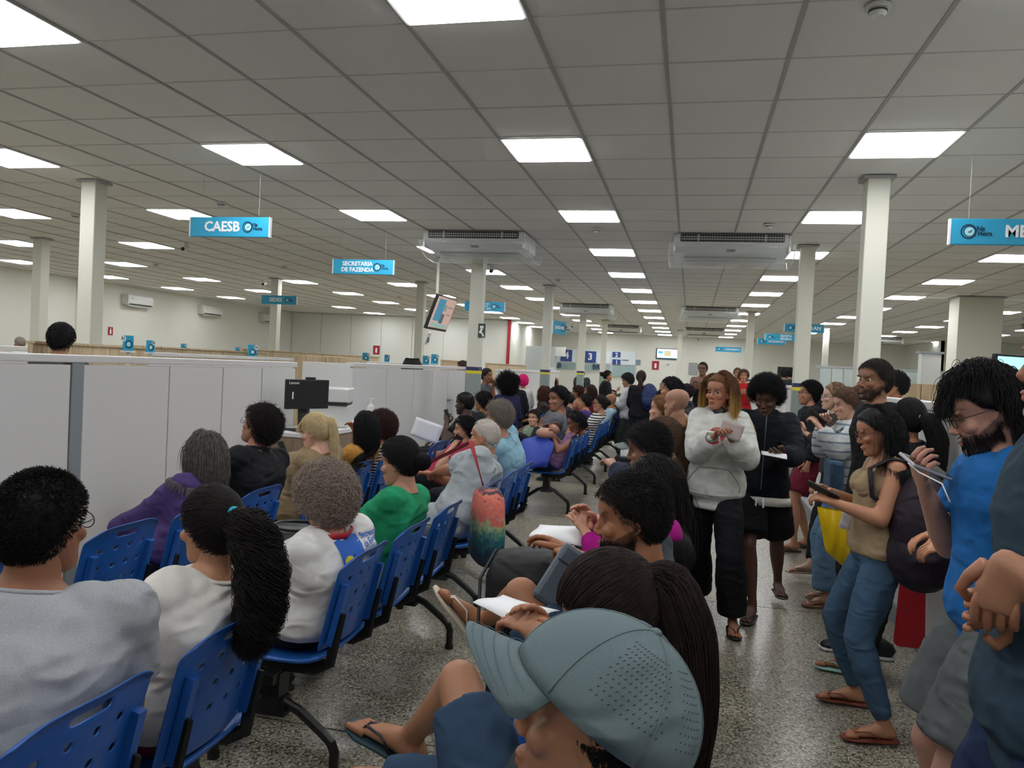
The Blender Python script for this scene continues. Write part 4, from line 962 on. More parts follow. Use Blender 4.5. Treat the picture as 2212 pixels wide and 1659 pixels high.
    if bottom[0] != 'none':
        m = MB(); of = bottom[2] if len(bottom) > 2 else .012; frac = {'pants': 2., 'shorts': .82, 'skirt': 1.0, 'capri': 1.6, 'long_shorts': 1.05}[bottom[0]]
        trunk(m, .004, -.1, .12 if not sit else .1, 20)
        m.ball(pelvis-U*.03, (.13*s*k, .100*s*k, .10*s), 16, 10, axes=[r_, f_, u])
        for i in range(2):
            h, kn, an = hip[i], K[i], A[i]; m.ball(h-U*.02, .090*s*kf+of*.5, 14, 8)
            wl = bottom[3] if len(bottom) > 3 else .0
            if frac <= 1.0:
                q = h+(kn-h)*frac; m.loft([h, h*.5+q*.5, q], [.088*s*kf+of*.5, .082*s*kf+of*1.3+wl*.5, .068*s*kf+of*1.4+wl], 18)
            else:
                m.loft([h, h*.6+kn*.4, kn], [.088*s*kf+of*.5, .082*s*kf+of, .056*s*kf+of+wl*.4], 16); m.ball(kn, .057*s*kf+of+wl*.4, 12, 8)
                q = kn+(an-kn)*min(frac-1, 1)*(.93 if frac >= 2 else 1)
                m.loft([kn, kn*.6+q*.4, q], [.056*s*kf+of+wl*.4, .055*s*kf**.7+of+wl*.7, .040*s+of*.8+wl], 16)
        v, n, li, ls, lt = solid(m, vc, 3); v = wrinkle(v, n, {0: .006, 1: .006, 2: .005, 3: .003}[lod], 36, sd+9); v = contact(v, pelvis, sit, facing); v[:, 2] = np.maximum(v[:, 2], .008)
        bn_ = {'pants': 'trousers', 'capri': 'trousers', 'shorts': 'shorts', 'long_shorts': 'shorts', 'skirt': 'skirt'}[bottom[0]]
        link(bn_, fastmesh(bn_, v, li, ls, lt, org), cloth_mat('denim' if bottom[1] in ('4a6680', '3f5870', '31475f', '5b7891') else 'trouser cloth', bottom[1], heather=.1 if bottom[1] in ('4a6680', '3f5870', '31475f', '5b7891') else 0), root)
    for i in range(2):
        an = A[i]; d = FD[i]; up = U if an[2] < .2 else nrm(np.cross(np.cross(d, U), d)); x = np.cross(d, up)
        P = lambda a, b, c: an+(d*a+x*b+up*c)*s
        if shoes[0] == 'flipflop':
            m = MB(); m.loft([P(-.075, 0, -.086), P(-.06, 0, -.086), P(0, 0, -.086), P(.08, 0, -.086), P(.15, 0, -.086), P(.195, 0, -.084), P(.212, 0, -.082)], [(.018*s, .009*s), (.032*s, .010*s), (.035*s, .010*s), (.040*s, .009*s), (.050*s, .009*s), (.036*s, .008*s), (.012*s, .007*s)], 14, ref=up, power=3)
            o = obj('sandal', m, mat('sandal', shoes[1], .6), root, off=org, smooth=True)
            st = MB()
            for sg in (-1, 1): st.loft([P(.155, -.012, -.075), P(.14, sg*.01-.008, -.045), P(.08, sg*.036, -.035), P(.03, sg*.040, -.070)], (.005*s, .003*s), 6)
            obj('strap', st, mat('sandal strap', shoes[2] if len(shoes) > 2 else shoes[1], .4), o, smooth=True, off=org)
        elif shoes[0] in ('shoe', 'sneaker'):
            m = MB(); m.loft([P(-.08, 0, -.05), P(-.06, 0, -.035), P(-.01, 0, -.015), P(.06, 0, -.03), P(.13, 0, -.05), P(.185, 0, -.058), P(.205, 0, -.064)], [(.026*s, .030*s), (.038*s, .046*s), (.042*s, .062*s), (.044*s, .048*s), (.050*s, .032*s), (.040*s, .024*s), (.018*s, .014*s)], 14, ref=up)
            o = obj('shoe', m, mat('shoe', shoes[1], .5), root, off=org, smooth=True)
            so = MB(); so.loft([P(-.09, 0, -.076), P(-.06, 0, -.076), P(.05, 0, -.076), P(.14, 0, -.076), P(.2, 0, -.074), P(.215, 0, -.072)], [(.02*s, .011*s), (.040*s, .013*s), (.042*s, .012*s), (.053*s, .012*s), (.04*s, .011*s), (.015*s, .009*s)], 14, ref=up, power=3)
            obj('sole', so, mat('shoe sole', shoes[2] if len(shoes) > 2 else shoes[1], .6), o, off=org, smooth=True)
    ctx = dict(top=topo, sit=sit, facing=facing, root=root, org=org, TH=TH, HA=HA, head=head, hs=hs, T=T, S=S, E=E, W=Wt, K=K, A=A, s=s, F=F, Rt=Rt, U=U, hf=hf2, hr=hr, hu=hu, lod=lod, sd=sd, pelvis=pelvis, nb=nb, u=u, r_=r_, f_=f_, sw=sw, L=L, fat=fat, dirs=[nrm(Wt[i]-E[i]) for i in range(2)])
    hairdo(ctx, *hair)
    if beard and len(beard) > 2: beard_strands(ctx, beard)
    if glasses:
        m = MB()
        for sg in (-1, 1):
            c = [TH((sg*.033+.024*math.cos(q), .094, .000+.019*math.sin(q))) for q in np.linspace(0, 2*PI, 15)]; m.loft(c, .0014 if lod < 2 else .0022, 6, caps=False)
            m.loft([TH((sg*.058, .093, .006)), TH((sg*.073, .06, .006)), TH((sg*.078, -.01, .004)), TH((sg*.076, -.025, -.012))], .0016 if lod < 2 else .0025, 6)
        m.loft([TH((-.01, .096, .003)), TH((0, .099, .006)), TH((.01, .096, .003))], .0014, 6)
        obj('glasses', m, mat('glasses frame', glasses, .3), root, off=org, smooth=True)
    return ctx
def curves_obj(name, P, rad, m, parent, org):
    """P: (n, k, 3) world points"""
    n, k = P.shape[:2]; c = bpy.data.hair_curves.new(name); c.add_curves([k]*n)
    c.attributes['position'].data.foreach_set('vector', (P-org).astype(np.float32).ravel())
    a = c.attributes.get('radius') or c.attributes.new('radius', 'FLOAT', 'POINT')
    t = np.linspace(0, 1, k); a.data.foreach_set('value', (rad*(1-.65*t)[None, :].repeat(n, 0)).astype(np.float32).ravel())
    o = bpy.data.objects.new(name, c); COL.objects.link(o); c.materials.append(m); o.parent = parent; o['kind'] = 'stuff'
    return o
def scalp_roots(n, rng, lift=0, keep=None):
    out = []
    while sum(len(x) for x in out) < n:
        d = rng.normal(size=(n*3, 3)); d /= np.linalg.norm(d, axis=1)[:, None]; p = SKC+d*SKR
        k_ = (scalp(p, lift) > 0)
        if keep is not None: k_ &= keep(p)
        out.append(p[k_])
    return np.concatenate(out)[:n]
def hairdo(c, style='short', color='1b1816', *a):
    if style in ('none', 'bald'): return
    opt = a[0] if a else {}
    TH, HA, head, hs, org, lod, root = c['TH'], c['HA'], c['head'], c['hs'], c['org'], c['lod'], c['root']
    rng = np.random.default_rng(c['sd']); hm = hair_mat(color)
    dens = {0: 1., 1: .55, 2: .28, 3: .13}[lod]; rw = {0: 1., 1: 1.35, 2: 2., 3: 3.2}[lod]
    toW = lambda p: head+(p*hs) @ HA
    nrmd = lambda p: (lambda q: q/np.linalg.norm(q, axis=-1, keepdims=True))((p-SKC)/SKR**2)
    thick = opt.get('thick', {'buzz': .004, 'short': .012, 'medium': .022, 'afro': .09, 'curly': .05, 'long': .012, 'pony': .008, 'bun': .008, 'bob': .02}.get(style, .012))
    # opaque under layer
    m = MB(); nu, nv = (40, 26) if lod < 2 else (24, 16)
    lift = opt.get('lift', 0)
    u_, v_ = np.meshgrid(np.linspace(0, 2*PI, nu, endpoint=False), np.linspace(-PI/2, PI/2, nv+1))
    d = np.stack([np.cos(v_)*np.cos(u_), np.cos(v_)*np.sin(u_), np.sin(v_)], -1).reshape(-1, 3); p = SKC+d*SKR
    sf = scalp(p, lift); e = np.clip(sf/.03+.2, 0, 1); e = e*e*(3-2*e)
    th = thick*(.4 if style in ('afro', 'curly') else .6 if style == 'medium' else .4)
    rough = opt.get('lump', {'afro': .008, 'curly': .008, 'medium': .004}.get(style, .001))
    n_ = nrmd(p); w = fbm(p, 90, c['sd'])*rough
    p = p+n_*((th*e+w*e+.004*e)-(1-e)*.028)[:, None]
    f = [[i*nu+j, i*nu+(j+1) % nu, (i+1)*nu+(j+1) % nu, (i+1)*nu+j] for i in range(nv) for j in range(nu)]
    m.add(toW(p), f); sh = obj('hair', m, hm, root, off=org, smooth=True)
    if opt.get('label'): sh['label'] = opt['label']
    hs_m = hm
    if opt.get('tips'):
        hs_m = hair_mat(color).copy(); nt = hs_m.node_tree; b_ = nt.nodes['Principled BSDF']; hi = nt.nodes.new('ShaderNodeHairInfo'); cr = nt.nodes.new('ShaderNodeValToRGB')
        cr.color_ramp.elements[0].color = lin(color); cr.color_ramp.elements[0].position = .35; cr.color_ramp.elements[1].color = lin(opt['tips']); cr.color_ramp.elements[1].position = .75
        nt.links.new(hi.outputs['Intercept'], cr.inputs[0]); nt.links.new(cr.outputs[0], b_.inputs['Base Color'])
    def emit(P, rad): curves_obj('strands', P, rad*rw, hs_m, sh, org)
    K_ = 7 if lod < 2 else 5
    def coll(P_, sc=1.05, jit=None, body=True):
        """push world points out of the skull and the trunk"""
        q = (P_-head) @ HA.T/hs; r = (q-SKC)/(SKR*(sc if jit is None else jit[:, None])); l = np.linalg.norm(r, axis=1); k_ = l < 1
        q[k_] = SKC+(r[k_]/l[k_, None])*(SKR*(sc if jit is None else jit[k_, None])); P_ = head+(q*hs) @ HA
        if body:
            nk = (P_-c['nb']) @ c['u']
            for t in (0,):
                rel = P_-c['pelvis']; z = rel @ c['u']/c['L']; x = rel @ c['r_']; y = rel @ c['f_']+.03*np.sin(PI*np.clip(z, 0, 1))
                rx = np.interp(z, [0, .5, .8, .88, .94, 1., 1.1], [.18, .17, .2, .19, .13, .07, .06])*c['s']; ry = np.interp(z, [0, .5, .8, .88, .94, 1., 1.1], [.14, .14, .135, .115, .09, .075, .06])*c['s']*c['fat']**.8
                if opt.get('jk'): ry = ry+.02; rx = rx+.02
                l = np.sqrt((x/rx)**2+(y/ry)**2)+1e-6; k_ = (l < 1) & (z < 1.1) & (z > -.2)
                sc_ = np.where(k_, 1/l, 1); P_ = P_+c['r_']*(x*(sc_-1))[:, None]+c['f_']*(y*(sc_-1))[:, None]
            P_ = contact(P_, c['pelvis'], c['sit'], c['facing'], .03)
        return P_
    if style in ('buzz', 'short', 'medium', 'afro', 'curly'):
        n = int({'buzz': 5000, 'short': 7000, 'medium': 7000, 'afro': 6500, 'curly': 6500}[style]*dens*opt.get('dens', 1))
        R0 = scalp_roots(n, rng, lift-.002, keep=(lambda p: p[:, 2] < opt['below']) if 'below' in opt else None); N = nrmd(R0); R0 = R0+N*.004
        if style in ('afro', 'curly'):
            Lh = thick*(.85+.35*rng.random(n)); tgt = N*1.0+rng.normal(size=N.shape)*.45+np.array([0, -.1, .0]); 
            if style == 'curly': tgt[:, 2] -= opt.get('drop', .5)
            tgt /= np.linalg.norm(tgt, axis=1)[:, None]; t = np.linspace(0, 1, K_+3)
            base = R0[:, None]+tgt[:, None]*(t[None, :, None]*Lh[:, None, None])+N[:, None]*.0
            ph = rng.random(n)*6.28; amp = opt.get('curl', .007); o1 = np.cross(tgt, [0.3, .5, .8]); o1 /= np.linalg.norm(o1, axis=1)[:, None]; o2 = np.cross(tgt, o1)
            ang = ph[:, None]+t[None]*opt.get('turns', 2.4)*6.28; ee = np.minimum(t*3, 1)[None]
            P = base+(o1[:, None]*np.cos(ang)[..., None]+o2[:, None]*np.sin(ang)[..., None])*(amp*ee)[..., None]
            emit(toW(P.reshape(-1, 3)).reshape(P.shape), opt.get('rad', .0011))
        else:
            Lh = {'buzz': .005, 'short': .022, 'medium': .055}[style]*opt.get('len', 1)*(.7+.6*rng.random(n))
            flow = np.array(opt.get('flow', (0, -.5, -.5))); tgt = N*({'buzz': 1, 'short': .55, 'medium': .45}[style])+flow+rng.normal(size=N.shape)*opt.get('mess', .22)
            top_ = np.clip(N[:, 2], 0, 1); Lh = Lh*(opt.get('side', .6)+(1-opt.get('side', .6))*top_)
            tgt /= np.linalg.norm(tgt, axis=1)[:, None]; P = [R0+N*thick*.3]; dcur = tgt.copy()
            for k_ in range(K_-1):
                q = P[-1]+dcur*(Lh/(K_-1))[:, None]; r = (q-SKC)/(SKR+thick*.7+.005); l = np.linalg.norm(r, axis=1); kk = l < 1; q[kk] = SKC+r[kk]/l[kk, None]*(SKR+thick*.7+.005)
                dcur = dcur+np.array([0, 0, -.12])*(style == 'medium')+rng.normal(size=dcur.shape)*.06; dcur /= np.linalg.norm(dcur, axis=1)[:, None]; P.append(q)
            P = np.stack(P, 1); emit(toW(P.reshape(-1, 3)).reshape(P.shape), .0008)
    elif style in ('long', 'bob'):
        n = int(opt.get('n', 6500)*dens); R0 = scalp_roots(n, rng, lift-.002); L0 = opt.get('len', .42)*(.8+.25*rng.random(n))
        part = opt.get('part', 0.01); N = nrmd(R0); W0 = toW(R0); K2 = 16 if lod < 2 else 10
        bk_ = np.clip((R0[:, 1]+.04)/.06, 0, 1); dl = np.c_[np.sign(R0[:, 0]-part)*.8*bk_+np.clip(R0[:, 0]/.06, -1, 1)*.3*(1-bk_), np.full(n, opt.get('back', -.55)), -.35-.6*(1-bk_)]+rng.normal(size=N.shape)*.10
        dl -= N*np.maximum((dl*N).sum(1), -9)[:, None]; dl += N*.03; dl /= np.linalg.norm(dl, axis=1)[:, None]; dcur = dl @ HA; P = [W0]; jit = 1.03+thick/.14+rng.random(n)*opt.get('vol', .09); g_ = np.array([0, 0, -1.])
        # strand length also has to cover the way over the skull
        Lt = L0+.02; ds = Lt/(K2-1); ph = rng.random(n)*6.28; wv = opt.get('wave', .0)
        blow = np.array(opt.get('blow', (0, 0, 0)), float)
        for k_ in range(K2-1):
            t = k_/(K2-1); q = P[-1]+dcur*ds[:, None]
            q = coll(q, jit=jit); dn = q-P[-1]; dn /= np.linalg.norm(dn, axis=1)[:, None]+1e-9
            dcur = dn*.6+(g_+blow)*.40+rng.normal(size=dn.shape)*opt.get('mess', .03)+wv*np.c_[np.sin(ph+t*14), np.cos(ph+t*14), 0*ph]; dcur /= np.linalg.norm(dcur, axis=1)[:, None]; P.append(q)
        # keep the face free
        P = np.stack(P, 1); fl = (P.reshape(-1, 3)-head) @ HA.T/hs; infront = ((fl[:, 1] > opt.get('face', .035)) & (fl[:, 2] < .05) & (abs(fl[:, 0]) < .115)).reshape(P.shape[:2]).any(1)
        P = P[~infront]
        emit(P, .0009)
    elif style in ('pony', 'bun'):
        tie = np.array(opt.get('tie', (0, -.105, .03))); n = int(opt.get('n', 4500)*dens); R0 = scalp_roots(n, rng, lift-.002); td = nrm((tie-SKC)/SKR); P = []
        rd = (R0-SKC)/SKR; rd /= np.linalg.norm(rd, axis=1)[:, None]; om = np.arccos(np.clip(rd @ td, -.995, .995)); K1 = 9 if lod < 2 else 6
        jj = 1.075+rng.random(n)*.05
        for t in np.linspace(0, 1, K1):
            q = (np.sin((1-t)*om)/np.sin(om))[:, None]*rd+(np.sin(t*om)/np.sin(om))[:, None]*td; q /= np.linalg.norm(q, axis=1)[:, None]
            q = q*(jj*(1+.03*math.sin(PI*t)))[:, None]; P.append(SKC+q*SKR+rng.normal(size=q.shape)*.0006)
        P = np.stack(P, 1); emit(toW(P.reshape(-1, 3)).reshape(P.shape), .0008)
        tw = toW(tie[None]*1.03)[0]
        if style == 'bun':
            bp = toW((tie+np.array(opt.get('boff', (0, -.035, 0))))[None])[0]; br = opt.get('br', .045)
            m = MB(); m.ball(bp, br*.86, 14, 10); b = obj('hair_bun', m, hm, root, off=org, smooth=True)
            nn = int(1500*dens)+60; q = rng.normal(size=(nn, 3)); q /= np.linalg.norm(q, axis=1)[:, None]; ax = rng.normal(size=(nn, 3))*.35+hs*nrm(c['hf']); ax /= np.linalg.norm(ax, axis=1)[:, None]
            o1 = np.cross(ax, q); Pb = np.stack([bp+(q*math.cos(t)+o1*math.sin(t))*br*(.9+.12*rng.random(nn))[:, None] for t in np.linspace(0, 1.9, 8)], 1); curves_obj('strands', Pb, .001*rw, hm, b, org)
        else:
            tail = [tw+np.array(q) for q in opt['tail']]; tl = np.array([tw]+tail); nn = int(opt.get('nt', 3500)*dens); K2 = 18 if lod < 2 else 9
            ts = np.linspace(0, 1, K2); seg = np.linspace(0, 1, len(tl)); C_ = np.stack([np.interp(ts, seg, tl[:, i]) for i in range(3)], 1); C_[1:-1] = C_[1:-1]*.5+(C_[:-2]+C_[2:])*.25
            rr = np.interp(ts, np.linspace(0, 1, len(opt['tr'])), opt['tr']); o = rng.normal(size=(nn, 3)); o /= np.linalg.norm(o, axis=1)[:, None]; o *= (rng.random(nn)**.45)[:, None]
            lc_ = 1-.35*rng.random(nn)**2; P = []; ph = rng.random(nn)*6.28; cu = opt.get('curl', 0); tu = opt.get('turns', 7)
            for j in range(K2):
                tt = ts[j]*lc_; cc = np.stack([np.interp(tt, ts, C_[:, i]) for i in range(3)], 1); r = np.interp(tt, ts, rr)
                P.append(cc+o*r[:, None]+cu*np.c_[np.cos(ph+tt*tu*6.28), np.sin(ph+tt*tu*6.28), .3*np.sin(ph*2+tt*tu*6.28)]*min(1, ts[j]*4))
            m = MB(); m.loft(C_, rr*(.72 if not cu else .55), 12); b = obj('ponytail', m, hm, root, off=org, smooth=True); curves_obj('strands', np.stack(P, 1), .001*rw, hm, b, org)
            hb = MB(); hb.loft([tw-(tl[1]-tw)*.15, tw+(tl[1]-tw)*.12], opt['tr'][0]*1.05+.003, 14); obj('hair_tie', hb, mat('hair tie', opt.get('tiec', '202020'), .6), root, off=org, smooth=True)
    if opt.get('fringe'):
        n = int(500*dens)+40; R0 = np.c_[rng.uniform(-.05, .05, n), np.full(n, .07), rng.uniform(.065, .085, n)]; t = np.linspace(0, 1, 6)[None, :, None]
        fe = np.array(opt['fringe']); P = R0[:, None]+t*(fe+rng.normal(size=(n, 1, 3))*.012)+np.array([0, .022, 0])*np.sin(t*2.2); emit(toW(P.reshape(-1, 3)).reshape(P.shape), .0009)
def beard_strands(c, b):
    rng = np.random.default_rng(c['sd']+3); n = int(b[2]*{0: 1, 1: .6, 2: .3, 3: .1}[c['lod']]); y = rng.uniform(-.01, .085, n); x0 = np.interp(y, [-.01, .04, .07, .09], [.062, .054, .04, .012]); sg = rng.choice([-1, 1], n)
    z = rng.uniform(-.11, -.05, n)+.03*(y < .03); x = x0*sg*np.where(z < -.09, .75, 1)*rng.uniform(.55, 1, n)**np.where(y > .06, 1, .2)
    p = np.c_[x, y+.004, z]; d = np.c_[x*2, np.full(n, .3), np.full(n, -1)]; d /= np.linalg.norm(d, axis=1)[:, None]
    P = np.stack([p+d*b[3]*t for t in (0, .5, 1)], 1); curves_obj('beard', (c['head']+(P.reshape(-1, 3)*c['hs']) @ c['HA']).reshape(P.shape), .0008*(1 if c['lod'] < 1 else 1.6), hair_mat(b[1]), c['root'], c['org'])
# things people hold or wear
def held(name, label, cat, mbm, m, loc=(0, 0, 0)):
    o = obj(name, mbm, m, None, off=loc, loc=loc); tag(o, label, cat); return o
def phone(c, i, label, case='1a1a1c', off=(.085, 0, .03), tilt=None, lit=False):
    w = c['W'][i]; d = c['dirs'][i]; up = nrm(c['head']-w); n = nrm(up-.0*d); ax = nrm(d-n*(d @ n)) if tilt is None else nrm(tilt); n = nrm(n-ax*(n @ ax)); x = np.cross(ax, n); p = w+d*off[0]+x*off[1]+n*off[2]
    e = empty('smartphone', p, label=label, category='phone'); R = Matrix((x, ax, n)).transposed(); e.rotation_euler = R.to_euler()
    obj('case', MB().box((0, 0, 0), (.074, .152, .009)), mat('phone case', case, .4), e, bevel=.003)
    obj('screen', MB().box((0, 0, .005), (.067, .142, .001)), mat('phone screen lit', '9fb8c8', .1, emit=.6) if lit else mat('phone glass', '0d0f12', .08), e)
    return e
def paper(p, ax, n, label, w=.15, h=.21, name='paper_sheet', col='e6e8ea', cat='paper', bend=.02):
    ax = nrm(ax); n = nrm(np.array(n)-ax*(np.array(n) @ ax)); x = np.cross(ax, n); p = np.array(p)
    m = MB().grid(lambda a, b: p+x*(a-.5)*w+ax*(b-.5)*h+n*bend*math.cos((a-.5)*3+b*1.5), 6, 6)
    o = held(name, label, cat, m, mat('paper '+col, col, .7), tuple(p)); s = o.modifiers.new('s', 'SOLIDIFY'); s.thickness = .0015
    for f in o.data.polygons: f.use_smooth = True
    return o

from mathutils.bvhtree import BVHTree
def project(ctx, v, d, lift=.002):
    """lay points onto the garment, looking along d"""
    if 'bvh' not in ctx:
        me = ctx['top'].data; vv = np.empty(len(me.vertices)*3, np.float32); me.vertices.foreach_get('co', vv); vv = vv.reshape(-1, 3)+ctx['org']
        ctx['bvh'] = BVHTree.FromPolygons([tuple(q) for q in vv.tolist()], [tuple(p.vertices) for p in me.polygons])
    out = []; d = Vector(d)
    for p in v:
        h = ctx['bvh'].ray_cast(Vector(p)-d*.4, d)[0]; out.append(np.array(h)-np.array(d)*lift if h is not None else np.array(p))
    return np.array(out)
def cloth_patch(nm, ctx, cen, x, z, d, pts, m, lift=.002, n=8, label=None):
    """pts: outline (a, b) in metres along x and z; filled by a fan of rings so that it follows the folds"""
    pts = np.array(pts); c0 = pts.mean(0); V_ = []; k = len(pts)
    for r in np.linspace(0, 1, n+1)[1:]: V_ += [cen+x*(c0+(q-c0)*r)[0]+z*(c0+(q-c0)*r)[1] for q in pts]
    V_ = [cen+x*c0[0]+z*c0[1]]+V_; F_ = [[0, 1+i, 1+(i+1) % k] for i in range(k)]+[[1+(r-1)*k+i, 1+(r-1)*k+(i+1) % k, 1+r*k+(i+1) % k, 1+r*k+i] for r in range(1, n) for i in range(k)]
    mb = MB().add(project(ctx, V_, d, lift), F_); o = obj(nm, mb, m, ctx['root'], off=ctx['org'], smooth=True); return o
def cloth_text(nm, ctx, body, cen, x, z, d, size, m, lift=.003, bold=.02):
    cu = bpy.data.curves.new(nm, 'FONT'); cu.body = body; cu.size = size; cu.align_x = 'CENTER'; cu.align_y = 'CENTER'; cu.offset = bold*size; cu.space_line = .9
    o = bpy.data.objects.new(nm, cu); COL.objects.link(o); me = bpy.data.meshes.new_from_object(o); bpy.data.objects.remove(o)
    v = np.array([cen+x*p.co.x+z*p.co.y for p in me.vertices]); v = project(ctx, v, d, lift)-ctx['org']; me.vertices.foreach_set('co', v.astype(np.float32).ravel()); me.update(); return link(nm, me, m, ctx['root'])
def rect(w, h, cx=0, cy=0, k=5):
    q = np.linspace(-1, 1, k); return [(cx+a*w/2, cy-h/2) for a in q[:-1]]+[(cx+w/2, cy+a*h/2) for a in q[:-1]]+[(cx-a*w/2, cy+h/2) for a in q[:-1]]+[(cx-w/2, cy-a*h/2) for a in q[:-1]]
def disc(r, cx=0, cy=0, ry=None, k=20): return [(cx+r*math.cos(a), cy+(ry or r)*math.sin(a)) for a in np.linspace(0, 2*PI, k, endpoint=False)]
# ------------------------------------------------------------------ the people, row by row
P1, P2, P3 = B1+.05, B2+.05, B3+.04           # pelvis planes of the three seat rows
V = lambda *a: np.array(a, float)
def low(y, p): return V(p, y, .545)
DK, BR, MD, LT = '5f4032', '9a6b4c', 'b98664', 'd0a187'
# middle row ---------------------------------------------------------------
c = person('person in a light grey T-shirt seen from behind, seated nearest in the middle row', facing=PI*.72, hyaw=-.72, head=atX(92, 1135, -1.42), pelvis=V(-1.44, 1.36, .56), H=1.78, fat=1.35, belly=.02, lod=0, skin='8f5f45',
           top=('tee', '9c9fa2'), topopt=dict(off=.014, heather=.12), hair=('buzz', '191616', dict(thick=.011, len=2.2, dens=1.8, lump=.0025)), glasses='1a1a1a', arms=('lap', 'lap'), bottom=('pants', '2c3038'), shoulders=.19)
hd_ = atX(455, 1138, -1.30)
c = person('person in a plain white T-shirt with a turquoise hair tie, seated in the middle row', facing=PI-.4, hyaw=.06, head=hd_, pelvis=low(1.90, P1), H=1.6, male=False, fat=1.22, lod=0, skin='b07f60', lookdown=True,
           top=('tee', 'dedbd3'), topopt=dict(hem=-.1, sleeve=.75), bottom=('pants', '6b2440'), arms=('lap', 'lap'), hpitch=-.05,
           hair=('pony', '1a1514', dict(tie=(0, -.100, .045), tail=[(.06, .0, -.03), (.10, .0, -.14), (.10, 0, -.27), (.075, 0, -.37)], tr=[.022, .052, .062, .06, .035], curl=.021, turns=5, tiec='1aa0bd', nt=4500)))
c = person('person in a white T-shirt with a blue block print on the back and red lanyard', facing=PI-.28, hyaw=-.1, head=atX(702, 1078, -1.36), pelvis=low(2.82, P1), H=1.6, male=False, fat=1.25, lod=0, skin='b57a60', lookdown=True, hpitch=-.2,
           top=('tee', 'dcdcd8'), topopt=dict(sleeve=.95, loose=.012, off=.018), bottom=('pants', '15161a', .02, .03), arms=('laplow', 'laplow'), hair=('curly', '94857a', dict(thick=.055, dens=1.3, curl=.012, turns=2.0, lump=.014, rad=.0019)), age=1)
rb = MB(); rb.loft([c['T'](.97, .075, .0), c['T'](1.0, .06, -.055), c['T'](1.01, 0, -.085), c['T'](1.0, -.06, -.055), c['T'](.97, -.075, .0)], (.004, .012), 8, ref=c['u']); obj('lanyard', rb, mat('lanyard red', 'b02030', .6), c['root'], off=c['org'], smooth=True)
# back print
ez = nrm(c['u']); ex = nrm(c['r_']); dd_ = c['f_']; bp = c['T'](.84, .0, -.2); M_PB = mat('print blue', '2a62b8', .8)
cloth_patch('print_block', c, bp, ex, ez, dd_, rect(.12, .10), M_PB, lift=.006, n=12)
cloth_patch('print_disc', c, bp, ex, ez, dd_, disc(.024, -.03, -.012), mat('print yellow', 'e0c82c', .8), lift=.008)
cloth_text('lettering', c, 'GDF', bp+ex*.027-ez*.012, ex, ez, dd_, .036, M_WHT, lift=.0095)
cloth_text('lettering', c, 'Secretaria\nde Estado', bp+ex*.125+ez*.03, ex, ez, dd_, .026, M_PB, lift=.006)
c = person('seated person in a green long sleeved top looking down, beside the empty seat', facing=PI-.12, hyaw=.02, head=atX(862, 998, -1.30), pelvis=low(3.36, P1), H=1.62, male=False, fat=1.12, lod=0, skin='c08c74', lookdown=True, hpitch=-.18,
           top=('long', '1f8a5c'), topopt=dict(hem=-.1, neck=.9), bottom=('pants', '1c2434'), arms=('laplow', 'laplow'), hair=('bun', '151315', dict(tie=(0, -.10, -.005), boff=(0, -.03, -.005), br=.042)))
pc = person('seated person in a pale grey polo shirt with hands resting forward, beside the floral tote', facing=PI-.1, hyaw=.06, head=atX(1046, 945, -1.31), pelvis=low(4.78, P1), H=1.76, fat=1.3, belly=.02, lod=1, skin='b47a5c', top=('polo', 'a4abae'), topopt=dict(sleeve=.85, loose=.01), age=1,
           bottom=('pants', '9aa3a3'), arms=('laplow', 'laplow'), elbow=(V(-.2, -.7, -1), None), hands=(atX(935, 1022, -1.72), atX(935, 1025, -1.75)), hair=('buzz', 'b9b2a8', dict(lift=.03, dens=.5)), shoes=('shoe', '1a1a1c'))
c = person('seated person in a light blue T-shirt just beyond the pale grey polo shirt', facing=PI+.0, hyaw=-.15, head=atX(1076, 900, -1.40), pelvis=low(5.80, P1), H=1.74, fat=1.38, belly=.03, lod=1, skin='b5806a', top=('tee', '86aebf'), bottom=('pants', '1f2228'), arms=('laplow', 'laplow'), age=1,
           hair=('medium', '80786e', dict(len=.55, thick=.018, mess=.5, lump=.006)), glasses='3a3a3a', shoes=('shoe', '151515'))
# right hand row -------------------------------------------------------------
c = person('person in a grey perforated baseball cap seated nearest in front of the viewer', facing=PI, hyaw=-.05, hroll=-.12, hpitch=.12, head=atY(1292, 1560, .955), pelvis=V(-.2, .98, .56), H=1.74, lod=0, skin='9b6e52', hair=('short', '120f0f', dict(len=.6, below=.0, thick=.001)), top=('tee', '3f74c0'), lookdown=True,
           bottom=('pants', '2b3b50'), arms=('lap', 'lap'), extra=dict(gaze=0))
# the cap
TH0, HA = c['TH'], c['HA']; ct_, st_c = math.cos(.42), math.sin(.42)
def TH(p):
    y, z = p[1]+.005, p[2]-.03; return TH0((p[0], y*ct_-z*st_c-.005, y*st_c+z*ct_+.03))
crown = MB(); nu, nv = 40, 16; capc = V(0, -.006, .018); cr = V(.099, .127, .120)
vs = []
for j in range(nv+1):
    ph = PI/2*j/nv
    for i in range(nu):
        a = 2*PI*i/nu; d = V(math.cos(a)*math.cos(ph), math.sin(a)*math.cos(ph), math.sin(ph))
        seam = 1-.012*math.exp(-((((a+PI/2) % (PI/3))-PI/6)/.05)**2) if False else 1
        vs.append(TH(capc+d*cr*seam+V(0, 0, -.004*(j == 0))))
crown.add(vs, [[j*nu+i, j*nu+(i+1) % nu, (j+1)*nu+(i+1) % nu, (j+1)*nu+i] for j in range(nv) for i in range(nu)])
M_CAP = cloth_mat('cap cloth', '66767a', .85, heather=.06)
cap = obj('cap', crown, M_CAP, c['root'], off=c['org'], smooth=True); cap['label'] = 'grey perforated cap crown'
s_ = cap.modifiers.new('s', 'SOLIDIFY'); s_.thickness = .003
br = MB()
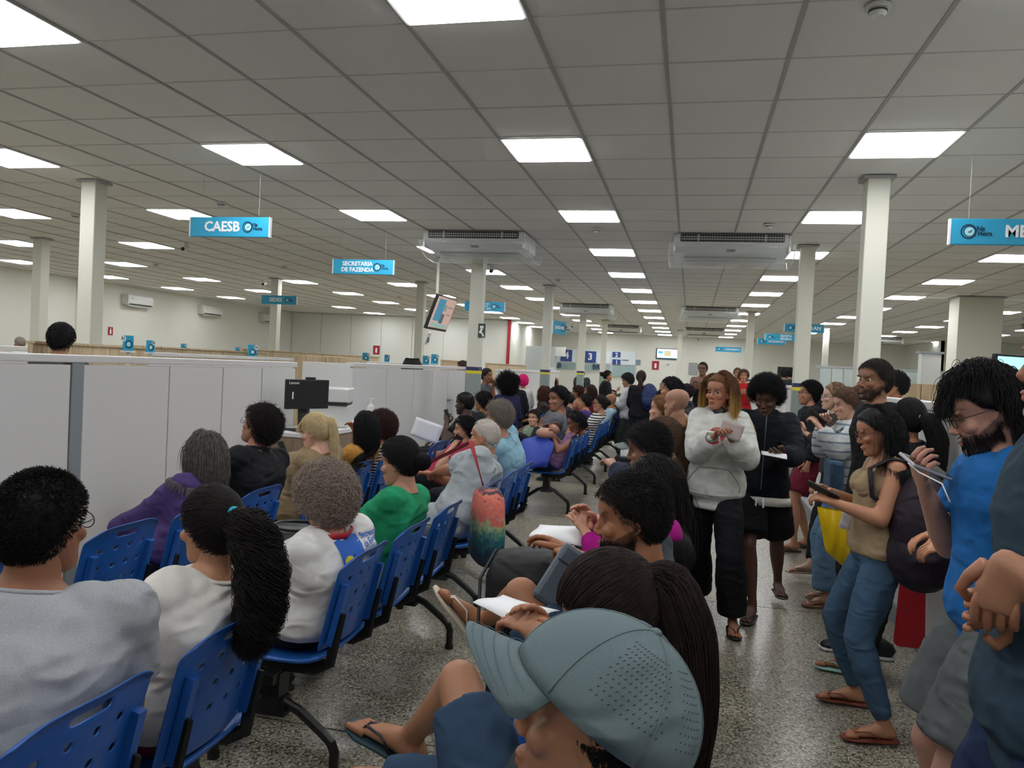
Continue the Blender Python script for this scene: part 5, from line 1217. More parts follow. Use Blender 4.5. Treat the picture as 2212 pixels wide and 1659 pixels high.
def brim(a, b):
    x = (a-.5)*2; r = .080*b; y0 = .1*math.sqrt(max(0, 1-(x*.86)**2))
    return TH(V(x*.086*(1-.10*b*b), -.010+.127*math.sqrt(1-(x*.88)**2)+r*math.sqrt(max(0, 1-(x*.92)**2)), .014-.034*x*x*min(1, b*2.2)-.020*b))
br.grid(brim, 20, 8); o = obj('brim', br, M_CAP, cap, off=c['org'], smooth=True); s_ = o.modifiers.new('s', 'SOLIDIFY'); s_.thickness = .004
st = MB()
for q in (.25, .5, .72, .9): st.loft([brim(a, q)+c['hu']*.0026 for a in np.linspace(.06, .94, 20)], .0006, 4)
obj('stitching', st, mat('cap thread', '56656a', .8), cap, off=c['org'])['kind'] = 'stuff'
obj('button', MB().ball(TH(capc+V(0, 0, .1185)), (.009, .009, .006), 10, 6), M_CAP, cap, off=c['org'], smooth=True)
sm = MB()
for k in range(6):
    a = PI/2+k*PI/3; sm.loft([TH(capc+V(math.cos(a)*math.cos(p), math.sin(a)*math.cos(p), math.sin(p))*cr*1.004) for p in np.linspace(0, PI/2, 12)], .0012, 5)
obj('seam', sm, M_CAP, cap, off=c['org'], smooth=True)['kind'] = 'stuff'
hl = MB()
for side_, (a0, a1) in enumerate(((PI*.93, PI*1.20), (PI*1.27, PI*1.42))):
    nk_ = (12, 6)[side_]
    for j in range(11):
        p = .32+j*.075
        for k in range(nk_):
            a = a0+(a1-a0)*(k+.5*(j % 2))/nk_; q = V(math.cos(a)*math.cos(p), math.sin(a)*math.cos(p), math.sin(p))
            C_ = TH(capc+q*cr*1.003); nn = nrm((q/cr) @ HA); t = nrm(np.cross(c['hu'], nn)); b_ = np.cross(nn, t); t = nrm(t+b_*.5)
            hl.add([C_+t*.0024, C_+b_*.0009, C_-t*.0024, C_-b_*.0009], [[0, 1, 2, 3]])
obj('vent_holes', hl, mat('cap hole', '2c3437', .9), cap, off=c['org'])['kind'] = 'stuff'
hx = atY(1318, 1322, 1.5)
c = person('person bent over a sheet of paper in denim shorts and blue sandals, beyond the cap', facing=PI+.05, hyaw=.25, hpitch=-.55, hroll=.1, head=hx, pelvis=V(-.30, 1.62, .55), H=1.72, hs=.93, male=False, fat=1.05, lod=0, skin='a8785a', lookdown=True,
           hair=('pony', '251a17', dict(tie=(0, -.095, .03), tail=[(.05, .0, -.01), (.09, -.01, -.10), (.105, -.02, -.24), (.10, -.03, -.42)], tr=[.022, .05, .055, .05, .03], nt=5500, n=6500, tiec='1a1414')),
           top=('tee', '3a3f44'), bottom=('shorts', '31475f', .014), shoes=('flipflop', '27414a', '1a2023'), feet=(atY(893, 1585, 2.08), None), kneeh=(nrm(V(-.05, .1, 1.0)), None), footd=(nrm(V(-.8, .15, .25)), None),
           arms=('lap', 'lap'), hands=(atY(1160, 1362, 1.66), atY(1190, 1372, 1.75)), curls=(.55, .5), hd=(nrm(V(-.6, .4, .1)), None))
paper(atY(1115, 1318, 1.78), nrm(V(-.8, .35, .1)), V(.1, -.35, 1), 'white sheet of paper in the hand of the bent person beyond the grey cap', .115, .17)
c = person('seated person in a dark grey T-shirt and neck chain with the slate bag', facing=PI+.06, hyaw=.03, hpitch=-.15, head=atX(1362, 1118, -.14), pelvis=V(-.2, 2.33, .56), H=1.76, fat=1.12, lod=0, skin='9d6b4c', lookdown=True, beard=(.75, '17120f', 1500, .022),
           hair=('short', '171413', dict(len=.9, thick=.009, mess=.15, side=.3)), top=('tee', '3e4348'), bottom=('shorts', '31475f', .014), shoes=('flipflop', 'c9bda8', 'd8cfc0'), feet=(atY(1055, 1338, 2.72), atz(1040, 1522, .09)), kneeh=(nrm(V(-.3, -.25, 1)), V(-1, 0, .5)), footd=(nrm(V(-.4, -.1, .5)), V(-1, .1, 0)),
           hands=(atY(1235, 1205, 2.5), atY(1225, 1190, 2.62)), curls=(.6, .6))
ch = MB()
for k in range(14): ch.ball(c['T'](.93-.016*k, .03+.001*k, .115+.001*k), .0045, 6, 4)
obj('neck_chain', ch, mat('silver', 'b8b8b8', .25, 1), c['root'], off=c['org'], smooth=True)
mg = person('seated person in a magenta long sleeved top holding white papers', facing=PI+.02, hyaw=.05, hpitch=-.3, head=atX(1408, 1052, -.12), pelvis=V(-.2, 2.86, .55), H=1.64, male=False, fat=1.08, lod=1, skin='c39278', lookdown=True, top=('long', 'a3127c'), topopt=dict(sleeve=1.95),
           bottom=('pants', '20242c'), hands=(atY(1265, 1150, 2.95), atY(1275, 1130, 3.05)), hair=('long', '1a1716', dict(len=.46, back=-.9, face=-.0, n=8000, vol=.06)), shoes=('sneaker', '222222', 'c8c8c8'))
paper(atY(1212, 1152, 3.02), nrm(V(-1, .1, 0)), V(0, -.4, 1), 'white papers in the hands of the person in magenta', .15, .22)
c = person('seated person in a grey visor and navy jacket behind the magenta top', facing=PI+.05, hpitch=-.25, head=atX(1395, 968, -.2), pelvis=V(-.2, 4.3, .55), H=1.7, lod=1, skin='a87b62', lookdown=True, hair=('medium', '17161a', dict(thick=.022, len=.9, mess=.2)), top=('jacket', '252c3e'), bottom=('pants', '565c4c'), hands=(atY(1318, 1000, 4.35), None), feet=(atz(1215, 1125, .1), atz(1230, 1120, .1)))
vz = MB().grid(lambda a, b: c['TH'](V((a-.5)*.15, .085+.075*b*math.sqrt(max(0, 1-(a*2-1)**2*.8)), .052-.03*(a*2-1)**2)), 10, 5); o = obj('visor', vz, mat('visor grey', '6b7474', .7), c['root'], off=c['org'], smooth=True); o.modifiers.new('s', 'SOLIDIFY').thickness = .004
paper(atY(1350, 976, 4.25), V(0, 0, 1), V(.3, -1, .2), 'folded white slip held by the person with the grey visor', .05, .06, bend=.005)
person('seated person in a tan top behind the grey visor in the right row', facing=PI-.1, hpitch=-.1, head=atX(1430, 940, -.16), pelvis=V(-.2, 4.92, .55), H=1.66, male=False, lod=1, skin='c79a80', lookdown=True, top=('tee', '957a5c'), bottom=('pants', '2b2f36'), hair=('long', '5a4434', dict(len=.62, back=-.9, face=.0, n=8000)))
person('seated person in a dark teal top with a black hair band in the right row', facing=PI-.1, head=atX(1428, 884, -.22), pelvis=V(-.2, 7.8, .55), H=1.66, male=False, lod=2, skin='c79a80', top=('tee', '3c4a52'), bottom=('pants', '23262b'), hair=('bun', '7a5838', dict(tie=(0, -.1, -.03), boff=(0, -.03, -.02), br=.05)), lookdown=True)
person('seated person in a dark top turning away, just left of the white hooded sweatshirt', facing=PI-.2, hyaw=-.3, head=atX(1460, 872, -.10), pelvis=V(-.2, 8.9, .56), H=1.82, fat=1.15, lod=2, skin='a87c64', top=('tee', '20242a'), bottom=('pants', '23262b'), hair=('bald', '555555'))
for (px, py, X, Yp, lab, kw) in (
    (1448, 842, -.2, 10.7, 'seated person in a brown black top further down the right row', dict(hair=('short', '15151a', dict(thick=.03)), top=('tee', '3c3436'))),
    (1432, 862, -.35, 10.0, 'seated person in a dark wine top behind the black hair band', dict(hair=('curly', '1c1716', dict(thick=.03)), male=False, top=('tee', '55303a'))),
    (1468, 846, .0, 11.8, 'seated person in a dark jacket far down the right row', dict(hair=('short', '221c22', {}), top=('jacket', '1d2026'))),
    (1482, 846, .15, 13.2, 'seated person in a black top at the end of the right row', dict(hair=('medium', '2c2226', {}), top=('tee', '23242c'))),
    (1434, 838, -.5, 13.6, 'seated person in a mid grey top far down the right row', dict(hair=('short', '8a817a', {}), top=('tee', '4c5056')))):
    h = atX(px, py, X); 
    if h[1] > 20 or h[1] < 3: h = atY(px, py, Yp)
    person(lab, facing=PI-.1, head=h, pelvis=V(h[0]-.05, h[1], .55), lod=3, skin=MD, bottom=('pants', '23262b'), **kw)
# left row ---------------------------------------------------------------------
c = person('seated person in a purple jacket by the white partition', facing=PI-.3, hyaw=-.15, head=atX(440, 990, -2.36), pelvis=low(3.31, P2), H=1.6, male=False, lod=1, skin='bb8d78', top=('jacket', '4a3a6c'), bottom=('pants', '24222e'), age=1, hair=('bob', '5c5654', dict(len=.12, n=9000, vol=.2, thick=.02, back=-.5, face=.0, mess=.03, jk=1)))
c = person('seated person in a black shirt and glasses looking up in the left row', facing=PI-.15, hyaw=.1, hpitch=.32, head=atX(562, 920, -2.36), pelvis=low(3.9, P2), H=1.78, fat=1.15, lod=1, skin='b8806a', top=('shirt', '1b1c20'), topopt=dict(sleeve=.95), bottom=('pants', '20242c'), hair=('medium', '1d1816', dict(len=.7, thick=.02, mess=.4)), glasses='2a2420', beard=(.2, '4a3a34'))
c = person('seated person in a beige knitted cardigan with a green bag strap and black scrunchie', facing=PI-.05, hyaw=.05, hpitch=-.22, head=atX(680, 932, -2.33), pelvis=low(4.62, P2), H=1.66, male=False, fat=1.2, lod=1, skin='d2a58e', lookdown=True, top=('long', '8f7b5e'), topopt=dict(sleeve=1.6, off=.022, loose=.01), bottom=('pants', '14151a'),
           hands=(atX(622, 990, -2.68), atX(626, 985, -2.66)), hair=('pony', 'c8b48a', dict(tie=(0, -.085, .065), tail=[(.05, 0, -.01), (.075, 0, -.12), (.085, 0, -.26), (.10, 0, -.36)], tr=[.02, .032, .032, .028, .01], tiec='15131a', fringe=(0, .01, -.06))))
sp = MB(); T = c['T']; sp.loft([T(.55, -.14, .10), T(.86, -.11, .09), T(.955, -.08, .0), T(.86, -.06, -.115), T(.55, .02, -.155), T(.25, .08, -.15)], (.004, .018), 8, ref=c['u']); obj('bag_strap', sp, mat('strap green', '3c4a38', .7), c['root'], off=c['org'], smooth=True)
p = atX(612, 975, -2.72); e = empty('smartphone', p, label='smartphone raised by the person in the beige cardigan', category='phone'); e.rotation_euler = (0, -.45, 0)
obj('case', MB().box((0, 0, 0), (.010, .076, .155)), mat('phone case', '3a3434', .4), e, bevel=.003); obj('screen', MB().box((.0056, 0, 0), (.001, .068, .145)), mat('phone glass', '0d0f12', .08), e)
person('seated person in a mustard top in the left row', facing=PI-.15, hyaw=-.3, head=atX(786, 925, -2.24), pelvis=low(5.13, P2), H=1.64, male=False, fat=1.2, lod=1, skin='a87456', top=('long', 'b07f3c'), bottom=('pants', '20242c'), hair=('long', '131416', dict(len=.17, back=-1.2, face=.0, n=8000, vol=.07)), hands=(None, atX(770, 935, -2.4)))
person('seated person in a black and white patterned top behind the mustard top', facing=PI-.1, hyaw=-.1, head=atX(824, 922, -2.28), pelvis=low(5.70, P2), H=1.62, male=False, lod=1, skin='9c6a50', top=('long', 'c9c9c9', ('15151a', .024, .55)), bottom=('pants', 'bababa'), hair=('curly', '3a2622', dict(thick=.04)))
c = person('seated person in a pink red top with sunglasses pushed up, phone at the ear', facing=PI+.1, hyaw=.25, head=atY(1003, 928, 6.7), pelvis=V(-2.2, 6.75, .55), H=1.64, male=False, fat=1.1, lod=1, skin='c2937a', top=('tee', 'b03a56'), bottom=('pants', '23262b'), hands=(atY(978, 965, 6.5), None), elbow=(V(-.4, -.3, -1), None), hair=('short', '151315', dict(thick=.02)), curls=(.8, .5))
sg_ = MB(); [sg_.ball(c['TH'](V(x*.034, .072, .088)), (.026, .012, .02), 10, 6) for x in (-1, 1)]; obj('sunglasses', sg_, mat('black lens', '101012', .1), c['root'], off=c['org'], smooth=True)
phone(c, 0, 'black phone at the ear of the person in pink red behind the polo shirt', off=(.05, 0, .02))
c = person('seated person in a black T-shirt holding a phone out over a printed form', facing=PI, hpitch=-.08, head=atY(1003, 872, 8.0), pelvis=V(-2.42, 8.05, .56), H=1.8, fat=1.3, lod=1, skin='4a352c', top=('tee', '17181b'), bottom=('pants', '1d2430'), hands=(atY(965, 912, 7.8), atY(925, 958, 7.7)), hair=('buzz', '14100f', {}), beard=(.5, '2a2422'), curls=(.8, .4))
phone(c, 0, 'phone held up by the person in the black T-shirt in the left row', off=(.07, 0, .0), tilt=V(-.3, 0, 1))
paper(atY(922, 930, 7.6), V(.3, .1, 1), V(.5, -1, .3), 'white printed form on the lap of the person in the black T-shirt', .30, .20, bend=.01)
person('seated person in dark clothes below the banded column in the left row', facing=PI-.3, head=atY(1042, 868, 9.0), pelvis=V(-2.5, 9.0, .55), lod=2, male=False, skin=BR, top=('tee', '2a2c30'), bottom=('pants', '20242c'), hair=('medium', '1c1716', {}))
person('person in black at the left edge of the frame in the left row', facing=PI-.1, head=V(-2.42, 2.0, 1.19), pelvis=low(1.98, P2), lod=1, skin='8a5c46', top=('long', '15161a'), bottom=('pants', '20242c'), hair=('short', '15131a', {}))
# mother, baby, toddler
mo_ = person('seated person in a lilac vest top holding a baby over a blue blanket', facing=PI+.1, hyaw=.2, hpitch=-.35, head=atY(1243, 912, 8.35), pelvis=V(-1.42, 8.45, .54), H=1.58, male=False, lod=2, skin='8a5c48', lookdown=True, top=('tank', 'a07cab'), bottom=('pants', '23304a'), hair=('long', '15131a', dict(len=.2, back=-1.2, face=-.02, n=8000)), hands=(atY(1195, 935, 8.2), atY(1190, 930, 8.4)))
bl = MB(); q = atY(1185, 950, 8.2)
def blank(a, b):
    t = a*2-1; s_ = b; base = V(-1.42-.45*s_, 8.2+t*.28, .0); z = .78+.05*math.sin(a*PI)-.10*s_ - .42*max(0, s_-.55)/.45*(1.0) -.25*abs(t)**3
    return base+V(.05*math.sin(a*9+b*3), .03*math.sin(b*8), z+.02*math.sin(a*14+b*5))
bl.grid(blank, 26, 22); o = obj('blanket', bl, mat('royal blue quilt', '1c3aa0', .55, bump=.3, bscale=35), None); tag(o, 'shiny royal blue blanket over the lap of the person in lilac', 'blanket'); o.modifiers.new('s', 'SOLIDIFY').thickness = .02
for f in o.data.polygons: f.use_smooth = True
ba = empty('baby', atY(1200, 925, 8.2), label='baby asleep in the arms of the person in the lilac vest', category='person')
obj('body', MB().ball((0, 0, 0), (.06, .075, .06), 14, 10).ball((-.10, -.02, -.06), (.11, .07, .06), 12, 8).ball((-.05, -.065, -.01), (.012, .014, .012), 8, 6), mat('baby skin', 'b98a74', .5), ba, smooth=True)
obj('hair', MB().ball((.008, .012, .012), (.062, .076, .062), 14, 10), hair_mat('3a2620'), ba, smooth=True)
person('toddler in a mint green top sitting up on a lap beside the blue blanket', facing=-PI/2-.2, hyaw=0, head=atY(1152, 903, 8.9), pelvis=atY(1152, 903, 8.9)+V(0, 0, -.36), H=.95, hs=.78, lod=2, skin='c99c82', top=('tee', '93a892'), bottom=('pants', '23262b'), hair=('short', '2c2220', {}), name='toddler', feet=(atY(1146, 960, 8.7), atY(1160, 960, 8.7)))
person('seated person in a mid grey T-shirt turning towards the viewer behind the toddler', facing=PI+.2, hyaw=.55, hpitch=-.05, head=atY(1205, 862, 9.3), pelvis=V(-1.75, 9.4, .62), H=1.9, hs=1.22, fat=1.2, lod=2, skin='9c6e58', top=('tee', '6b6c70'), bottom=('pants', '23262b'), hair=('short', '131214', dict(thick=.016)))
person('seated person in a navy and white striped top and glasses', facing=PI+.1, hyaw=.1, head=atY(1296, 872, 10.6), pelvis=V(-1.42, 10.77, .55), H=1.64, male=False, fat=1.12, lod=2, skin='b58468', top=('tee', 'd4d2cc', ('22252c', .035, .45)), bottom=('pants', '1c2230'), hair=('bun', '231c1c', dict(tie=(0, -.09, .02), boff=(0, -.03, 0), br=.045)), glasses='222222')
for (px, py, Y, X, lab, kw) in (
    (1262, 868, 11.6, None, 'seated person in a purple T-shirt just beyond the striped top', dict(top=('tee', '4a3470'), hair=('short', '1d1817', {}))),
    (1248, 848, 14.2, None, 'seated person in a dark red vest top in the middle row', dict(top=('tank', '8a2430'), hair=('curly', '3a221e', dict(thick=.035)), male=False)),
    (1273, 846, 13.2, None, 'seated person in a dull red T-shirt beside the dark red vest top', dict(top=('tee', '7a2c34'), hair=('long', '33231f', dict(len=.2)), male=False)),
    (1318, 866, 12.4, None, 'seated person in a pale blue shirt beyond the striped top', dict(top=('shirt', '9fbccb'), hair=('bald', '999999'), age=1)),
    (1336, 866, 12.9, None, 'seated person in a navy top at the end of the middle row', dict(top=('tee', '2f3c5c'), hair=('long', '5c4636', dict(len=.35, back=-.9, face=0)), male=False)),
    (1226, 862, 12.2, None, 'seated person in a dark brown top right behind the one turning to the viewer', dict(top=('tee', '3a3436'), hair=('buzz', '231a18', {}))),
    (1176, 850, 12.6, None, 'person in a dark grey dress facing away, left of the one turning to the viewer', dict(top=('tee', '3c4044'), hair=('bob', '4c2a24', dict(len=.2)), male=False, hyaw=-1.0))):
    h = atY(px, py, Y); person(lab, facing=PI, head=h, pelvis=V(h[0]-.06, Y, .55), lod=3, skin=random.choice([MD, BR, BR]), bottom=('pants', '23262b'), **kw)
# ------------------------------------------------------------------ people on their feet
def stand(label, px, py, Y, facing, feet=None, H=None, **kw):
    h = atY(px, py, Y); H = H or (h[2]+.115)
    s = H/1.72; F = V(math.cos(facing), math.sin(facing), 0)
    pel = V(h[0], h[1], 0)-F*.045; pel[2] = .925*s
    return person(label, facing=facing, head=h, pelvis=kw.pop('pelvis', pel), sit=False, H=H, feet=feet, **kw)
def fl_(px, py, z=.085): return atz(px, py, z)
hw_ = stand('person in a white hooded sweatshirt and black trousers walking towards the viewer', 1553, 848, 5.0, -PI/2-.15, hyaw=-.42, lod=0, male=False, skin='a9745a', hair=('long', '6b4830', dict(len=.27, part=.02, back=-.35, vol=.16, n=9000, jk=1, thick=.02, face=.02, tips='c09a58')),
            top=('hoodie', 'c9cbc4'), topopt=dict(off=.026, loose=.012, hem=-.22), bottom=('pants', '14161b', .02, .035), shoes=('flipflop', '1d1a1a'), feet=(V(.33, 4.92, .09), V(.13, 5.35, .11)), extra=dict(gaze=-.35), hands=(atY(1578, 945, 4.72), atY(1545, 940, 4.72)), curls=(.6, .6), fat=.98)
# ombre tips
q = hw_; pr_ = MB()
T = q['T']
def patch(nm, cx, cz, pts, m, l): cloth_patch(nm, q, T(.73)+q['f_']*.25+q['r_']*cx+q['u']*cz, q['r_'], q['u'], -q['f_'], pts, m, l)
patch('chest_print', -.01, 0, disc(.05, ry=.042), mat('print red', 'a82430', .8), .002); patch('chest_print', .0, -.002, disc(.036, ry=.028), mat('print teal', '5f8f7f', .8), .0035); patch('chest_print', .01, -.005, disc(.02, ry=.013), mat('print pale', 'c8cac2', .8), .005)
out_ = np.array([(-.16, -.09), (0, -.095), (.16, -.09), (.16, -.03), (.13, .02), (.09, .07), (0, .075), (-.09, .07), (-.13, .02), (-.16, -.03), (-.16, -.09)]); dn_ = np.array([out_[i]*(1-t)+out_[i+1]*t for i in range(10) for t in np.linspace(0, 1, 4)[:-1]])
obj('pocket_seam', MB().loft(project(q, [T(.16)+q['f_']*.25+q['r_']*a+q['u']*b for a, b in dn_], -q['f_'], .002), .0035, 6), cloth_mat('hoodie seam', '9b9d98'), q['root'], off=q['org'], smooth=True)
inn = MB(); inn.ball(T(.955, 0, .05), (.045, .03, .05), 12, 8, axes=[q['r_'], q['f_'], q['u']]); obj('undershirt', inn, M_BLACK, q['root'], off=q['org'], smooth=True)
paper(atY(1580, 930, 4.66), nrm(V(.3, .0, 1)), V(.2, -1, .5), 'small folded paper in the hands of the person in the white sweatshirt', .13, .10, col='b9a9a6', bend=.01)
c = stand('person in a black zip jacket and black shorts walking beside the white sweatshirt', 1655, 858, 5.35, -PI/2-.1, hyaw=-.2, hpitch=-.45, lod=0, skin='5e4034', lookdown=True, hair=('afro', '17181b', dict(thick=.055, lift=.012, drop=0, curl=.006, turns=3)), top=('jacket', '161b22'), topopt=dict(hem=-.16, off=.022), bottom=('shorts', '131417', .02, .03),
          shoes=('flipflop', '4a4442'), feet=(V(.68, 5.75, .13), V(.47, 5.22, .09)), hands=(atY(1688, 985, 5.05), None), arms=('phone', 'down'), curls=(.5, .3))
zp = MB(); T = c['T']; zp.loft(project(c, [T(t, 0, .3) for t in np.linspace(.0, .98, 14)], -c['f_'], .002), (.004, .003), 6); obj('zip', zp, mat('zip grey', '50565c', .4, .6), c['root'], off=c['org'])
hm_ = MB(); hm_.loft([T(-.20), T(-.10)], [(.20, .15), (.19, .145)], 24, frames=[(c['r_'], c['f_'])]*2); obj('white_shirt_hem', hm_, cloth_mat('shirt', 'c8c5ba'), c['root'], off=c['org'], smooth=True)
dr = MB()
for sg in (-1, 1): dr.loft([T(-.1, sg*.02, .155), T(-.16, sg*.022, .165), T(-.22, sg*.024, .165)], (.006, .002), 6)
obj('drawstring', dr, M_WHT, c['root'], off=c['org'])
ph_ = paper(atY(1672, 982, 4.95), nrm(V(-1, 0, .1)), V(.1, -.4, 1), 'white slip of paper held by the person in the black zip jacket', .07, .15, bend=.005)
c = stand('standing person in glasses, black hoodie and maroon shorts in the queue', 1748, 850, 7.65, PI, lod=1, skin='b98468', hpitch=.02, hair=('short', '181414', dict(len=1.1, thick=.018)), glasses='2a2020', top=('hoodie', '1f2226'), topopt=dict(hem=-.2), bottom=('shorts', '6c1f30', .018, .02), shoes=('flipflop', '4a2c20'), feet=(fl_(1715, 1172), fl_(1745, 1165)), arms=('down', 'phone'), beard=(.3, '3a2a24'))
gg = stand('standing person in wire glasses and dark brown top behind the striped sweater', 1800, 858, 6.75, PI, lod=1, male=False, skin='c9a48e', hair=('long', '7c624c', dict(len=.26, back=-.7, face=-.0)), glasses='999999', top=('long', '3a352f'), bottom=('pants', '141518'), shoes=('flipflop', 'b79b88', 'd8c8b8'), feet=(fl_(1745, 1240), fl_(1775, 1232)), arms=('phone', 'phone'))
st_ = stand('standing person in a white and grey striped sweater typing on a phone', 1828, 872, 5.95, PI+.1, hpitch=-.28, lod=1, male=False, skin='cb9f88', lookdown=True, hair=('bun', '5c4436', dict(tie=(0, -.09, .06), boff=(0, -.02, .02), br=.04)), top=('long', 'b4b8b8', ('6f7c88', .06, .22)), topopt=dict(off=.02, loose=.012), bottom=('pants', '5b7891', .02, .06), shoes=('flipflop', 'a8856c'),
      feet=(fl_(1790, 1285), fl_(1800, 1272)), hands=(atY(1770, 922, 5.8), atY(1778, 915, 6.0)), curls=(.8, .8))
phone(st_, 0, 'black phone in the hands of the person in the striped sweater', off=(.06, 0, .03))
dn = MB(); T = st_['T']; dn.box((0, 0, 0), (.09, .28, .24)); p = atY(1800, 1030, 5.72); o = obj('shoulder_bag', dn, cloth_mat('denim', '3f5870'), None, loc=p, bevel=.02); tag(o, 'blue denim shoulder bag at the hip of the striped sweater', 'bag')
sp = MB().loft([T(.97, -.06, 0)-p, T(.8, -.12, .14)-p, V(0, 0, .12)], (.003, .016), 6, ref=(0, 1, 0)); obj('strap', sp, cloth_mat('denim', '3f5870'), o)
bm = stand('tall standing person in a black T-shirt looking towards the viewer', 1888, 822, 4.75, PI+.15, hyaw=.38, lod=0, skin='92674e', hair=('short', '33302e', dict(len=.6, thick=.008)), beard=(.7, '2c2624', 1200, .012), top=('tee', '141518'), bottom=('long_shorts', '1c1d21', .02, .02), shoes=('sneaker', '15161a', 'b8b8b8'), feet=(fl_(1845, 1372), V(1.12, 4.75, .085)), arms=('down', 'down'), fat=1.15, extra=dict(gaze=-.3))
sk = MB(); sk.loft([bm['A'][0]+V(0, 0, -.02), bm['A'][0]+V(0, 0, .05)], .042, 12); obj('sock', sk, M_WHT, bm['root'], off=bm['org'])
yb = MB(); a0 = atY(1800, 1085, 4.35); b0 = atY(1832, 1235, 4.35)
def yel(a, b):
    x0_ = atY(1765+62*a+18*b, 1095+ (45*a+95)*b+10*a, 4.3); w_ = .055*math.sin(a*PI)**.5*math.sin((b*.9+.1)*PI)**.5; return x0_, w_
for s_ in (-1, 1): yb.grid(lambda a, b: yel(a, b)[0]+V(0, s_*yel(a, b)[1], 0)+V(0, .006*math.sin(a*17+b*9), 0), 12, 14)
o = obj('plastic_bag', yb, mat('yellow plastic', 'dcb90a', .35), None, smooth=True); tag(o, 'yellow plastic bag hanging in front of the tall person in black', 'bag')
tw_ = stand('standing person in a sand sleeveless top, jeans and glasses looking at a phone', 1893, 932, 3.85, PI+.05, hpitch=-.32, lod=0, male=False, skin='b27e60', lookdown=True, fat=1.22, belly=.015, hair=('long', '17181a', dict(len=.25, back=-.9, face=-.005, n=9000, vol=.10, wave=.06)), glasses='6a3a34', top=('tank', 'a08a6c'), topopt=dict(hem=-.0), bottom=('pants', '3f5870', .010, .0),
            shoes=('flipflop', '7a3a26', '8a4a30'), feet=(V(.90, 3.62, .09), V(.86, 4.0, .09)), hands=(atY(1800, 1085, 3.72), atY(1790, 1060, 3.95)), curls=(.75, .7), footd=(V(-1, -.12, 0), V(-1, .1, 0)))
phone(tw_, 0, 'phone in the hands of the person in the sand sleeveless top', off=(.06, 0, .035))
T = tw_['T']; bs = MB(); bs.ball(T(.67, -.052, .085), (.072, .062, .07), 14, 10, axes=[tw_['r_'], tw_['f_'], tw_['u']]).ball(T(.67, .052, .085), (.072, .062, .07), 14, 10, axes=[tw_['r_'], tw_['f_'], tw_['u']]); obj('bodice', bs, MC[('cloth', 'tank_top', 'a08a6c', 'None')], tw_['root'], off=tw_['org'], smooth=True)
paper(atY(1830, 1115, 3.8), nrm(V(.2, 0, 1)), V(.2, -1, .1), 'white slip hanging below the phone of the person in the sand top', .05, .12, bend=.004)
bp_ = tw_; e = empty('backpack', T(.36, -.20, -.10), label='dark plum backpack worn on one shoulder over the sand sleeveless top', category='bag')
M_PLUM = cloth_mat('plum nylon', '241c26', .6); R_ = [tw_['r_'], tw_['f_'], tw_['u']]; O0 = V(*e.location)
obj('pack', MB().ball(O0, (.17, .13, .24), 20, 14, axes=R_).ball(O0+V(0, 0, -.12), (.18, .14, .16), 20, 12, axes=R_), M_PLUM, e, off=O0, smooth=True)
obj('front_pocket', MB().ball(O0-tw_['f_']*.07+V(0, 0, -.12), (.14, .10, .13), 18, 12, axes=R_), M_PLUM, e, off=O0, smooth=True)
for z, w_ in ((.05, .15), (-.05, .16)): obj('zip', MB().loft([O0+tw_['r_']*(-w_*math.cos(t))*1.05+V(0, 0, z+.09*math.sin(t))-tw_['f_']*(.05+.11*math.sin(t)) for t in np.linspace(.1, PI-.1, 14)], (.0045, .003), 6), mat('zip brass', '9a8c68', .4, .5), e, off=O0)
obj('shoulder_strap', MB().loft([T(.80, -.13, -.15), T(.95, -.125, -.06), T(.965, -.12, .02), T(.86, -.125, .105), T(.6, -.15, .10), T(.42, -.17, -.02), T(.36, -.22, -.14)], (.008, .030), 8, ref=tw_['r_']), M_PLUM, e, off=O0, smooth=True)
pw = stand('standing person in black with a pale blue hair tie, seen from behind', 1962, 905, 4.6, PI-.5, hyaw=-.7, lod=1, male=False, skin=BR, hair=('pony', '1c1919', dict(tie=(0, -.10, .02), tail=[(.05, -.02, -.02), (.09, -.03, -.12), (.09, -.03, -.26), (.08, -.03, -.36)], tr=[.02, .05, .055, .05, .03], tiec='6f9aa4')), top=('tee', '17181c'), bottom=('pants', '15161a'), shoes=('flipflop', '9ac0b8'), feet=(fl_(1835, 1425), fl_(1860, 1445)), arms=('down', 'down'))
rb_ = MB(); p = atY(1968, 1318, 4.25); rb_.box((0, 0, 0), (.13, .07, .36), taper=.8); rb_.loft([[-.04, 0, .18], [-.03, 0, .30], [.03, 0, .30], [.04, 0, .18]], .004, 6)
o = obj('shopping_bag', rb_, mat('red bag', 'a00c1c', .5), None, loc=p, bevel=.01); tag(o, 'bright red bag hanging behind the person in jeans', 'bag')
bt_ = stand('standing person in a blue sports T-shirt and grey shorts looking down at a phone', 2124, 885, 2.42, PI-.02, pelvis=atY(2124, 885, 2.42)*V(1, 1, 0)+V(.09, 0, .935), H=1.74, hpitch=-.45, lod=0, skin='bd8f7c', lookdown=True, fat=1.0, hair=('long', '141215', dict(len=.09, back=-.9, thick=.014, mess=.10, n=10000, vol=.07, wave=.10, face=-.005, fringe=(.0, .012, -.05))), beard=(.65, '1d1618', 1600, .018), glasses='2a2a2a',
            top=('tee', '1f66a8'), topopt=dict(sleeve=.62, loose=.012, hem=-.22, off=.018, heather=.08), bottom=('shorts', '5f6363', .02, .03), shoes=('sneaker', '222222', 'dddddd'), hands=(None, atY(2000, 1058, 2.48)), arms=('down', 'phone'), curls=(.3, .8), palms=(None, nrm(V(.2, -.3, 1))))
phone(bt_, 1, 'silver phone held by the person in the blue sports T-shirt', case='b9b9bd', off=(.06, 0, .03))
